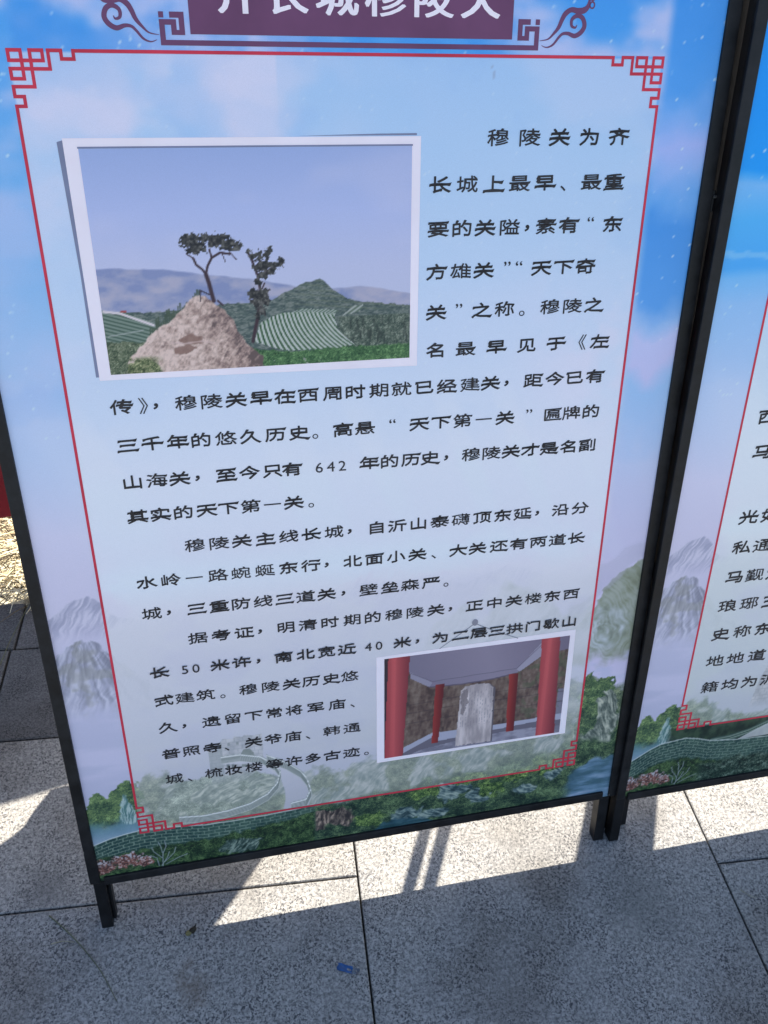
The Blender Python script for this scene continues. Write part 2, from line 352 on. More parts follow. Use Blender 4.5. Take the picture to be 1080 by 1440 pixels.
    for (rx, ry, rw, rh, sd) in ((400, 158, 34, 20, 11), (500, 204, 40, 16, 12), (640, 190, 36, 24, 13), (686, 214, 40, 18, 14), (590, 220, 44, 14, 15), (740, 226, 40, 22, 16)):
        dd = np.hypot((u - rx) / rw, (v - ry) / rh) + (fbm(u, v, 12, 4, 440 + sd) - .5) * 1.3
        img = foliage(img, u, v, 1 - sm(0.65, 0.95, dd), (26, 48, 36), (58, 88, 56), (108, 134, 80), 8, 450 + sd)
    pool = poly(u, v, [(628, 110), (660, 150), (700, 150), (740, 146), (780, 160), (800, 200), (830, 220), (900, 224), (900, 100)], 9, 20, 385, 4)
    img = mix(img, rampc(fbm(u * .6, v * 2.2, 30, 4, 387), [(0.3, (58, 92, 116)), (0.52, (94, 128, 164)), (0.7, (136, 160, 198))]), pool * sm(745, 815, u + (fbm(u, v, 30, 3, 386) - .5) * 60) * 0.9)
    pool2 = poly(u, v, [(400, 110), (425, 150), (470, 150), (520, 134), (560, 110)], 6, 14, 388, 3)
    img = mix(img, rampc(fbm(u * .6, v * 2.2, 22, 4, 389), [(0.3, (22, 56, 74)), (0.7, (64, 104, 130))]), pool2 * 0.8)
    # ---------------- great wall: ring and tower (inside the panel), then the long low parapet
    if not second:
        ins = poly(u, v, [(20, 240), (60, 236), (150, 238), (205, 250), (234, 272), (236, 296), (200, 316), (130, 320), (60, 310)], 5, 12, 511, 3)
        img = foliage(img, u, v, ins, (60, 80, 74), (92, 112, 102), (140, 156, 144), 16, 513)
        cir = rock(img, u, v, ins, (70, 90, 88), (112, 128, 122), (172, 182, 176), 0.5, 18, 3.2, 515)
        img = img + (cir - img) * sm(.46, .56, fbm(u, v, 26, 3, 516))[..., None]
    wt = np.interp(u, [-110, -76, -50, -20, 4, 40, 76, 110, 160, 220, 270, 300, 310], [186, 204, 213, 219, 222, 220, 216, 211, 210, 211, 214, 218, 220])
    wb = np.interp(u, [-110, -76, 30, 135, 245, 300], [150, 168, 176, 176, 186, 200])
    if second:
        wt = np.interp(u, [-110, -71, -40, -18, 33, 60, 89, 144, 218, 300, 880], [190, 212, 232, 242, 248, 242, 232, 225, 221, 226, 226]); wb = wt - 52
        img = mix(img, rampc(fbm(u, v, 18, 4, 521), [(0.35, (16, 34, 34)), (0.65, (44, 66, 54))]), (v < 277) * (v > wt) * sm(-14, 4, u) * 0.9)
        dk = [(90, 236), (130, 238), (171, 247), (208, 262), (240, 280)]
        for k in range(5): img = mix(img, C(108, 128, 124) if k % 2 else C(54, 78, 76), lines(u, v, [(x, y - k * 3) for x, y in dk], 1.8))
        img = mix(img, C(206, 210, 226), poly(u, v, [(150, 226), (178, 240), (214, 256), (240, 270), (240, 226)]) * 0.7)
    wm = sm(0, 1.5, wt - v) * (1 - sm(298, 306, u) if not second else 1)
    body = sm(0, 6, v - wb + (fbm(u, v, 12, 3, 523) - .5) * 16)
    img = mix(img, rampc(0.5 * fbm(u, v, 26, 3, 525) + 0.5 * fbm(u, v, 4, 3, 526), [(0.3, (28, 56, 60)), (0.7, (62, 90, 86))]), wm)
    rowh = 7.2; k = (wt - v) / rowh; row = np.floor(k)
    mort = ((k - row) < 0.2) | ((np.abs(((u + 9 * (row % 2) + 3 * hsh(row, row, 9)) % 18.0) - 9) > 8.2))
    img = mix(img, C(136, 158, 150), wm * body * mort * np.interp(u, [-80, 200, 300], [0.62, 0.5, 0.4]))
    img = mix(img, C(176, 190, 200), lines(u, v, list(zip([-110, -76, -50, -20, 4, 40, 76, 110, 160, 220, 270, 300], [186, 204, 213, 219, 222, 220, 216, 211, 210, 211, 214, 218])) if not second else [(-110, 190), (-71, 212), (-40, 232), (-18, 242), (33, 248), (60, 242), (89, 232), (144, 225), (218, 221), (880, 224)], 1.1) * 0.8)
    bush = wm * (1 - body)
    img = foliage(img, u, v, bush, (14, 34, 30), (34, 58, 42), (66, 92, 62), 12, 531)
    rr = (1 - sm(0.8, 1.0, np.hypot((u - 168) / 40, (v - 150) / 18) + (fbm(u, v, 12, 3, 533) - .5)))
    img = rock(img, u, v, rr * bush, (24, 44, 44), (62, 84, 84), (120, 140, 136), 1.0, 10, 2.4, 534)
    # flowering bushes: rust with pale tips, and a bare white twig
    for fx, fy, fw, fh, sd in ((-66, 150, 22, 20, 1), (-30, 158, 30, 17, 2), (2, 150, 16, 12, 3)):
        dd = np.hypot((u - fx) / fw, (v - fy) / fh) + (fbm(u, v, 8, 3, 540 + sd) - .5) * 1.0
        fm = 1 - sm(0.8, 1.0, dd)
        x = fbm(u, v, 3.2, 3, 545 + sd, .7)
        tip = sm(-2, 8, v - fy)
        img = mix(img, rampc(x, [(0.33, (52, 44, 48)), (0.5, (104, 68, 68)), (0.62, (138, 100, 94)), (0.7, (160, 150, 158))]), fm)
        img = mix(img, C(164, 168, 184), fm * tip * sm(0.48, 0.56, fbm(u, v, 3.0, 2, 549 + sd)) * 0.95)
    tw = [[(30, 130), (33, 160), (31, 178), (28, 188)], [(33, 160), (40, 176), (39, 190)], [(31, 150), (18, 168), (16, 178)], [(34, 140), (52, 158), (56, 170)], [(24, 132), (22, 152), (12, 160)], [(36, 134), (60, 146), (74, 150)], [(28, 132), (40, 150), (44, 162)]]
    for tl in tw: img = mix(img, C(138, 152, 168), lines(u, v, tl, 0.8) * 0.75)
    if second:
        img = foliage(img, u, v, (1 - sm(170, 186, v + (fbm(u, v, 20, 3, 551) - .5) * 30)) * sm(60, 90, u), (14, 32, 34), (32, 56, 50), (84, 104, 98), 12, 553)
    # ---------------- pale translucent text panel
    x0, x1, y0, y1 = panel
    pm = ((u > x0) & (u < x1) & (v > y0) & (v < y1)).astype(float)
    pc = rampc(v, [(214, (186, 190, 190)), (420, (188, 194, 212)), (620, (198, 204, 222)), (700, (212, 218, 238)), (850, (218, 224, 240)), (1050, (206, 216, 238)), (1398, (200, 210, 236))])
    pb = np.exp(-((u - 190) / 190.0) ** 2 - ((v - 1300) / 110.0) ** 2) * sm(.3, .6, fbm(u, v, 90, 4, 567)); pb2 = np.exp(-((u - 760) / 110.0) ** 2 - ((v - 1010) / 120.0) ** 2) * sm(.3, .6, fbm(u, v, 70, 4, 568))
    img = mix(img, C(198, 190, 228), np.clip(pb + pb2 * .8, 0, 1) * 0.85 * ((u > x0) & (u < x1) & (v < y1)))
    mistc = np.interp(v, [214, 300, 360, 420, 600, 900, 1398], [0.44, 0.47, 0.58, 0.66, 0.68, 0.62, 0.60])
    if second: pc = pc * 0.985 + C(-2, 4, -2)
    fog = sm(0.40, 0.62, fbm(u, v * 1.4, 110, 4, 561)) * (1 - sm(0, 40, 360 - v)) * (1 - sm(700, 760, v)) * 0.22
    img = mix(img, pc, pm * np.clip(mistc + fog, 0, 0.9))
    # wall tower and the curling road, as they show through the pale panel
    tower = [(130, 296), (130, 371), (146, 373), (150, 386), (155, 394), (172, 391), (174, 396), (188, 392), (190, 396), (206, 392), (220, 394), (220, 330), (190, 300)]
    if second: tower = [(150, 272), (166, 372), (176, 400), (190, 400), (214, 410), (270, 410), (280, 272)]
    tm = poly(u, v, tower, 0, 9, 1, 1)
    bl = ((np.abs((v % 8.0) - 4.0) > 3.3) | (np.abs(((u + 6 * np.floor(v / 8.0)) % 14.0) - 7) > 6.2)).astype(float)
    tc = rampc(fbm(u, v, 14, 4, 501), [(0.3, (154, 160, 172)), (0.7, (184, 188, 200))])
    img = mix(img, tc, tm * 0.8 * sm(290, 330, v)); img = mix(img, C(134, 142, 152), tm * bl * 0.35 * sm(290, 330, v))
    if not second:
        img = mix(img, C(140, 150, 160), tm * (u < 152) * 0.55 * sm(290, 330, v))
        for wx, wy in ((160, 338), (168, 338)): img = mix(img, C(108, 118, 126), poly(u, v, [(wx - 2.5, wy - 8), (wx - 2.5, wy + 5), (wx, wy + 8), (wx + 2.5, wy + 5), (wx + 2.5, wy - 8)]))
        img = mix(img, C(116, 128, 130), poly(u, v, [(182, 328), (182, 356), (188, 366), (198, 366), (204, 356), (204, 328)]) * 0.8)
        for wx in (164, 178, 196, 210): img = mix(img, C(128, 138, 146), poly(u, v, [(wx - 2, 378), (wx - 2, 384), (wx + 2, 384), (wx + 2, 378)]) * 0.8)
        ro = [(150, 340), (176, 348), (214, 344), (252, 324), (276, 294), (292, 262), (298, 240), (292, 216), (246, 214), (252, 240), (252, 262), (246, 290), (226, 314), (196, 332)]
        inp = (v > y0 + 3)
        img = mix(img, rampc(v, [(214, (168, 172, 192)), (280, (178, 182, 202)), (340, (186, 190, 208))]), poly(u, v, ro, 0, 9, 1, 1.5) * 0.95 * inp)
        for pl, hgt, n_ in (([(70, 224), (110, 219), (152, 222), (190, 230), (222, 246), (240, 268), (246, 292), (238, 310), (214, 331), (180, 342), (150, 342)], 13, 5),
                            ([(262, 214), (288, 218), (297, 238), (292, 264), (282, 284), (258, 308), (226, 330)], 15, 6)):
            for k in range(n_ + 1):
                img = mix(img, C(172, 180, 188), lines(u, v, [(x, y + k * hgt / n_) for x, y in pl], 1.7) * 0.75 * inp)
            for k in range(n_):
                img = mix(img, C(112, 124, 128), lines(u, v, [(x, y + (k + .5) * hgt / n_) for x, y in pl], 0.8) * 0.8 * inp)
            img = mix(img, C(208, 212, 222), lines(u, v, [(x, y + hgt) for x, y in pl], 1.1) * inp)
            crn = (np.abs((u + v) % 9.0 - 4.5) < 2.4)
            img = mix(img, C(140, 150, 156), lines(u, v, [(x, y + hgt + 2.2) for x, y in pl], 1.3) * crn * 0.7 * inp)
    # faint seam between two film sheets
    if not second: img = mix(img, C(120, 140, 190), lines(u, v, [(625.5, 1180), (625.5, 2000)], 0.9) * 0.6)
    # handling scuffs
    sc = lines(u, v, [(566, 1388), (570, 1378), (571, 1370)], 0.6)
    img = mix(img, C(120, 130, 160), sc * 0.4)
    return img

# ------------------------------------------------------------------ the two small photographs printed on the board
def photo_landscape(u, v):
    """two pines by a sandy mound above terraced fields; u 62..466, v 1021..1296"""
    img = rampc(v, [(1020, (176, 184, 214)), (1150, (172, 182, 220)), (1220, (160, 176, 224)), (1300, (140, 162, 214))])
    img = mix(img, C(186, 190, 224), sm(0.5, 0.8, fbm(u, v * 2, 120, 3, 601)) * 0.3)
    ridge = np.interp(u, [60, 90, 122, 150, 177, 210, 241, 280, 317, 350, 396, 430, 470], [1157, 1158, 1155, 1154, 1150, 1145, 1141, 1134, 1126, 1122, 1124, 1119, 1112])
    m = sm(0, 2.5, ridge - v + (fbm(u, v, 20, 3, 603) - .5) * 3)
    hz = fbm(u, v * 2.2, 22, 4, 605)
    img = mix(img, rampc(hz + (1157 - v) / 260, [(0.42, (116, 130, 176)), (0.62, (138, 146, 182)), (0.85, (156, 158, 186))]), m * 0.9)
    # dark green slopes and the terraced hill
    hill = np.interp(u, [60, 90, 125, 160, 200, 220, 250, 277, 297, 317, 334, 343, 349, 357, 366, 378, 391, 410, 440, 470], [1104, 1103, 1101, 1103, 1106, 1108, 1108, 1110, 1120, 1129, 1133, 1135, 1132, 1124, 1117, 1109, 1104, 1102, 1098, 1096])
    gm = sm(0, 1.2, hill - v + (fbm(u, v, 6, 3, 607) - .5) * 4)
    img = mix(img, rampc(0.5 * fbm(u, v * 2.5, 10, 4, 609) + 0.5 * fbm(u, v * 3, 3, 2, 610), [(0.32, (58, 74, 80)), (0.5, (82, 98, 98)), (0.66, (112, 122, 124))]), gm)
    img = mix(img, C(92, 106, 96), gm * (np.abs(((v + 0.10 * u) % 6.5) - 3.2) < 0.8) * sm(290, 330, u) * sm(1088, 1094, v) * 0.7)
    # distant plots on the right
    pl = poly(u, v, [(318, 1097), (366, 1093), (360, 1085), (300, 1092)], 1, 6, 611); img = mix(img, rampc(np.sin((u + v * 2.5) * 1.1) * .5 + .5, [(0, (64, 92, 76)), (1, (176, 186, 190))]), pl * 0.8)
    pl = poly(u, v, [(372, 1085), (384, 1096), (402, 1099), (396, 1090)], 1, 6, 612); img = mix(img, rampc(np.sin((u * .6 + v * 3) * 1.2) * .5 + .5, [(0, (80, 100, 88)), (1, (170, 178, 182))]), pl * 0.8)
    rb = sm(0, 2, 1085 - v) * sm(360, 372, u); img = foliage(img, u, v, rb, (48, 64, 64), (72, 88, 82), (104, 116, 110), 7, 613)
    # left fields and pale track
    lf = poly(u, v, [(60, 1106), (90, 1102), (126, 1086), (120, 1060), (60, 1050)], 1.5, 8, 615)
    img = mix(img, rampc(np.sin((v + 0.32 * u) * 1.25) * .5 + .5, [(0, (56, 82, 74)), (1, (124, 142, 138))]), lf * 0.9)
    img = mix(img, C(196, 192, 206), lines(u, v, [(64, 1104), (84, 1101), (100, 1094), (124, 1084)], 1.6)); img = mix(img, C(170, 176, 184), lines(u, v, [(66, 1072), (110, 1078)], .7) * .6)
    img = mix(img, C(150, 60, 60), lines(u, v, [(86, 1103), (91, 1103)], 1.3) * 0.8)
    lg = sm(0, 3, 1066 - v + (fbm(u, v, 12, 3, 617) - .5) * 16) * (1 - sm(120, 150, u)); img = foliage(img, u, v, lg, (52, 68, 58), (78, 94, 76), (110, 120, 104), 7, 618)
    for gx in range(24):
        x0 = 118 + gx * 2.9; y0 = 1066 + gx * 1.8; h = 10 + 12 * hsh(np.array(gx), np.array(3), 5)
        img = mix(img, C(62, 78, 66), lines(u, v, [(x0, y0), (x0 + 1.2, y0 + float(h))], 1.1) * 0.8)
    # striped field in the middle
    fp = poly(u, v, [(251, 1056), (262, 1080), (276, 1088), (296, 1093), (330, 1092), (360, 1088), (366, 1066), (388, 1044), (340, 1040), (290, 1042)], 1.0, 10, 619)
    bend = (u - 320) * 0.9 * np.interp(v, [1040, 1092], [1.0, 1.35]) + (v - 1065) * 0.5 + 12 * np.sin((v - 1040) / 26.0) * np.interp(u, [250, 390], [0.3, 1.1])
    sc_ = np.interp(v, [1040, 1092], [1.0, 1.35])
    st = np.sin(bend * 0.92); img = mix(img, rampc(st * .5 + .5 + (fbm(u, v, 3, 2, 621) - .5) * .4, [(0.25, (52, 84, 62)), (0.5, (124, 146, 134)), (0.75, (172, 182, 186))]), fp)
    gs = sm(0, 2.5, np.interp(u, [225, 262, 300, 380, 470], [1050, 1046, 1041, 1044, 1043]) - v + (fbm(u, v, 6, 3, 623) - .5) * 5)
    img = foliage(img, u, v, gs * sm(232, 246, u), (40, 74, 52), (60, 98, 66), (86, 122, 84), 5, 625)
    # mound
    mo = [(82, 1020), (88, 1040), (102, 1056), (117, 1070), (132, 1080), (147, 1090), (160, 1101), (170, 1112), (178, 1118), (186, 1121), (194, 1119), (203, 1110), (215, 1099), (226, 1084), (233, 1068), (246, 1050), (262, 1034), (262, 1020)]
    mm = poly(u, v, mo, 3.0, 9, 627, .8)
    x = 0.26 * strokes(u, v, 1.0, 12, 3.2, 629) + 0.36 * fbm(u, v, 16, 5, 630, .65) + 0.38 * fbm(u, v, 4.0, 3, 632, .7)
    x = x + 0.12 * sm(0, 60, 215 - u) - 0.10 * sm(205, 250, u)
    img = mix(img, rampc(x, [(0.32, (92, 80, 84)), (0.45, (142, 124, 124)), (0.55, (172, 154, 152)), (0.68, (200, 184, 184))]), mm)
    for P in ([(152, 1064), (168, 1070), (186, 1066), (184, 1058), (160, 1056)], [(146, 1052), (166, 1057), (178, 1052), (160, 1044), (148, 1046)]):
        img = mix(img, C(112, 88, 84), poly(u, v, P, 3, 8, 633, 1) * 0.75)
    img = mix(img, C(188, 170, 174), lines(u, v, [(144, 1060), (160, 1058), (184, 1060), (200, 1056)], 1.0) * 0.7)
    gr = sm(0.52, 0.6, fbm(u, v, 8, 3, 635)) * sm(0, 8, 1046 - v) * (1 - sm(110, 135, u)); gr = np.maximum(gr, sm(0, 6, np.interp(u, [80, 92, 106, 122, 140], [1046, 1040, 1044, 1034, 1000]) - v + (fbm(u, v, 9, 3, 638) - .5) * 26)); img = foliage(img, u, v, gr * mm, (56, 70, 52), (88, 104, 74), (126, 132, 104), 5, 636)
    # first pine: leaning trunk, forked, flat crown
    dk = C(58, 46, 58)
    for tl, wd in (([(203, 1112), (201, 1122), (199, 1134), (196, 1146)], 2.6), ([(196, 1146), (192, 1152), (185, 1158), (182, 1166)], 1.5), ([(196, 1146), (199, 1156), (205, 1166), (216, 1172), (228, 1170)], 1.5),
                   ([(205, 1166), (203, 1176)], 1.2), ([(182, 1166), (174, 1172)], .9), ([(228, 1172), (236, 1163)], .8), ([(218, 1172), (222, 1160)], .6), ([(208, 1112), (214, 1106)], 1.2)):
        img = mix(img, dk, lines(u, v, tl, wd))
    img = mix(img, C(52, 48, 62), lines(u, v, [(186, 1112), (187, 1126), (198, 1120)], .9))
    def clump(img, cx, cy, w_, h_, sd):
        dd = np.hypot((u - cx) / w_, (v - cy) / h_) + (fbm(u, v, 4.0, 4, sd, .75) - .5) * 1.9
        x = fbm(u, v, 3.5, 3, sd + 1)
        return mix(img, rampc(x, [(0.35, (36, 38, 44)), (0.6, (66, 68, 70)), (0.75, (96, 98, 100))]), 1 - sm(0.82, 0.95, dd))
    for k, (cx, cy, w_, h_) in enumerate(((174, 1186, 9, 7), (183, 1190, 12, 8), (190, 1180, 13, 8), (197, 1190, 10, 7), (184, 1176, 10, 5), (208, 1184, 10, 6), (216, 1190, 12, 7), (228, 1184, 12, 6), (238, 1180, 7, 4), (222, 1179, 10, 4), (232, 1176, 9, 3.2))):
        img = clump(img, cx, cy, w_, h_, 650 + 3 * k)
    # second pine: ragged and narrow
    for tl, wd in (([(250, 1056), (254, 1072), (258, 1086), (262, 1104), (264, 1122)], 2.3), ([(264, 1122), (262, 1140), (256, 1160), (251, 1172)], 1.6), ([(262, 1140), (276, 1148), (294, 1157)], 1.5), ([(264, 1120), (270, 1132)], 1.0), ([(266, 1118), (276, 1124)], .7)):
        img = mix(img, dk, lines(u, v, tl, wd))
    for k, (cx, cy, w_, h_) in enumerate(((252, 1172, 5, 4), (257, 1166, 6, 4), (265, 1164, 6, 9), (275, 1168, 5, 8), (279, 1174, 4, 5), (264, 1152, 8, 7), (274, 1154, 8, 6), (284, 1154, 9, 5), (293, 1158, 6, 6), (268, 1142, 8, 5), (279, 1146, 6, 4), (261, 1134, 6, 5),
                                         (256, 1118, 9, 8), (268, 1116, 9, 9), (263, 1106, 9, 10), (272, 1108, 7, 6), (254, 1109, 6, 5), (266, 1096, 6, 6), (258, 1090, 4, 5))):
        img = clump(img, cx, cy, w_, h_, 700 + 3 * k)
    for k in range(26):
        x0 = 380 + 86 * float(hsh(np.array(k), np.array(1), 7)); y0 = 1046 + 26 * float(hsh(np.array(k), np.array(2), 7))
        img = mix(img, C(44, 56, 56), lines(u, v, [(x0, y0), (x0, y0 + 9)], 1.3) * 0.6)
    img = mix(img, C(176, 172, 182), sm(0.58, 0.64, fbm(u, v, 9, 3, 761)) * sm(0, 5, 1034 - v) * sm(255, 275, u) * (1 - sm(320, 345, u)) * .8)
    return img

def photo_pavilion(u, v):
    """a stone tablet under a roof between red columns; u 430..762, v 298..514"""
    img = rampc(0.4 * fbm(u, v, 18, 4, 801) + 0.25 * fbm(u, v, 5, 3, 802) + 0.35 * fbm(u, v * .3, 4, 3, 803), [(0.32, (66, 56, 60)), (0.5, (92, 80, 80)), (0.66, (112, 102, 100))])
    img = mix(img, C(112, 116, 144), poly(u, v, [(748, 400), (762, 400), (762, 300), (748, 300)]) * 0.8)
    img = mix(img, C(70, 84, 70), sm(.55, .65, fbm(u, v, 12, 3, 803)) * sm(640, 700, u) * .5)
    for k, yy in enumerate((392, 370, 410)): img = mix(img, C(54, 48, 58), lines(u, v, [(470, yy), (560, yy + 4), (760, yy + 2)], 1.0) * 0.4)
    # ceiling
    ce = [(430, 520), (430, 498), (474, 480), (476, 466), (509, 443), (566, 440), (620, 442), (666, 448), (711, 478), (762, 486), (762, 520)]
    img = mix(img, rampc(u + v * .3, [(590, (108, 106, 132)), (760, (126, 122, 148)), (900, (104, 100, 126))]), poly(u, v, ce))
    img = mix(img, C(134, 134, 160), poly(u, v, [(474, 480), (476, 466), (509, 443), (514, 452)]) * 0.9); img = mix(img, C(142, 142, 168), poly(u, v, [(708, 505), (711, 478), (672, 450), (666, 456)]) * 0.9)
    img = mix(img, C(84, 80, 102), lines(u, v, [(509, 443), (566, 440), (620, 442), (666, 448)], 1.2)); img = mix(img, C(92, 90, 112), lines(u, v, [(474, 478), (514, 454), (666, 458), (708, 500)], .7) * .8)
    # low wall and floor
    img = mix(img, C(150, 156, 184), poly(u, v, [(464, 318), (516, 342), (656, 340), (716, 342), (762, 344), (762, 290), (464, 290)]))
    img = mix(img, C(96, 96, 116), poly(u, v, [(464, 306), (516, 332), (530, 322), (656, 330), (716, 334), (762, 330), (762, 290), (464, 290)]))
    fl = poly(u, v, [(470, 298), (500, 308), (560, 316), (656, 321), (720, 320), (762, 316), (762, 290), (430, 290)])
    img = mix(img, rampc(fbm(u, v * 2, 18, 3, 805), [(0.3, (106, 108, 130)), (0.7, (140, 142, 166))]), fl)
    # stele
    st = [(560, 304), (566, 426), (574, 434), (596, 436), (616, 434), (626, 424), (627, 304)]
    sx = fbm(u * 1.6, v * .35, 14, 4, 807)
    img = mix(img, C(86, 84, 98), poly(u, v, [(x + 3, y - 1) for x, y in st]))
    img = mix(img, rampc(sx, [(0.3, (142, 138, 150)), (0.5, (168, 164, 176)), (0.7, (190, 186, 198))]), poly(u, v, st, 1, 6, 809))
    img = mix(img, C(112, 110, 128), poly(u, v, st) * ((np.abs((u % 5.0) - 2.5) < 0.7) & (fbm(u, v, 3, 2, 811) > .5) & (v > 345) & (v < 424)) * 0.5)
    img = mix(img, C(92, 88, 98), poly(u, v, [(568, 425), (578, 430), (580, 400), (572, 372), (567, 380)], 3, 8, 813) * 0.6)
    # columns
    for P, a, b in (([(520, 446), (536, 446), (528, 318), (516, 318)], 516, 534), ([(653, 448), (670, 448), (670, 319), (655, 319)], 654, 670)):
        img = mix(img, rampc(u, [(a, (138, 54, 58)), ((a + b) / 2, (112, 44, 50)), (b, (86, 36, 46))]), poly(u, v, P))
    for P, a, b in (([(437, 515), (474, 515), (463, 290), (429, 290)], 430, 474), ([(708, 515), (742, 515), (750, 300), (714, 300)], 708, 748)):
        img = mix(img, rampc(u, [(a, (146, 62, 74)), (a * .6 + b * .4, (166, 78, 88)), (b, (108, 48, 62))]), poly(u, v, P))
        img = mix(img, C(196, 96, 104), lines(u, v, [(a * .62 + b * .38, 510), (a * .62 + b * .38 - 3, 300)], 4) * .25)
    img = mix(img, C(52, 46, 58), poly(u, v, [(430, 515), (437, 515), (430, 300), (425, 300)]))
    return img

# ------------------------------------------------------------------ board parts
def ink_grid(name, u0, u1, v0, v1, cell, fn, d, parent, kind=None):
    """a flat print of the painting function on a fine sheet; mm in, metres out (local x, -d, z)"""
    nu = max(2, int(round((u1 - u0) / cell)) + 1); nv = max(2, int(round((v1 - v0) / cell)) + 1)
    U, V = np.meshgrid(np.linspace(u0, u1, nu), np.linspace(v0, v1, nv))
    col = np.clip(fn(U, V), 0, 255) / 255.0
    lin = np.clip(s2l(col) / ILL, 0.002, 0.95)
    co = np.zeros((nu * nv, 3)); co[:, 0] = U.ravel() / 1000; co[:, 2] = V.ravel() / 1000; co[:, 1] = -d
    i = np.arange(nu * nv).reshape(nv, nu)
    q = np.stack([i[:-1, :-1], i[:-1, 1:], i[1:, 1:], i[1:, :-1]], -1).reshape(-1, 4)
    me = bpy.data.meshes.new(name); me.vertices.add(len(co)); me.vertices.foreach_set('co', co.ravel())
    me.loops.add(q.size); me.loops.foreach_set('vertex_index', q.ravel().astype(np.int32))
    me.polygons.add(len(q)); me.polygons.foreach_set('loop_start', np.arange(0, q.size, 4, dtype=np.int32))
    me.update(calc_edges=True)
    a = me.color_attributes.new('ink', 'FLOAT_COLOR', 'POINT')
    rgba = np.ones((nu * nv, 4)); rgba[:, :3] = lin.reshape(-1, 3); a.data.foreach_set('color', rgba.ravel())
    me.materials.append(M['print'])
    return link(bpy.data.objects.new(name, me), parent)

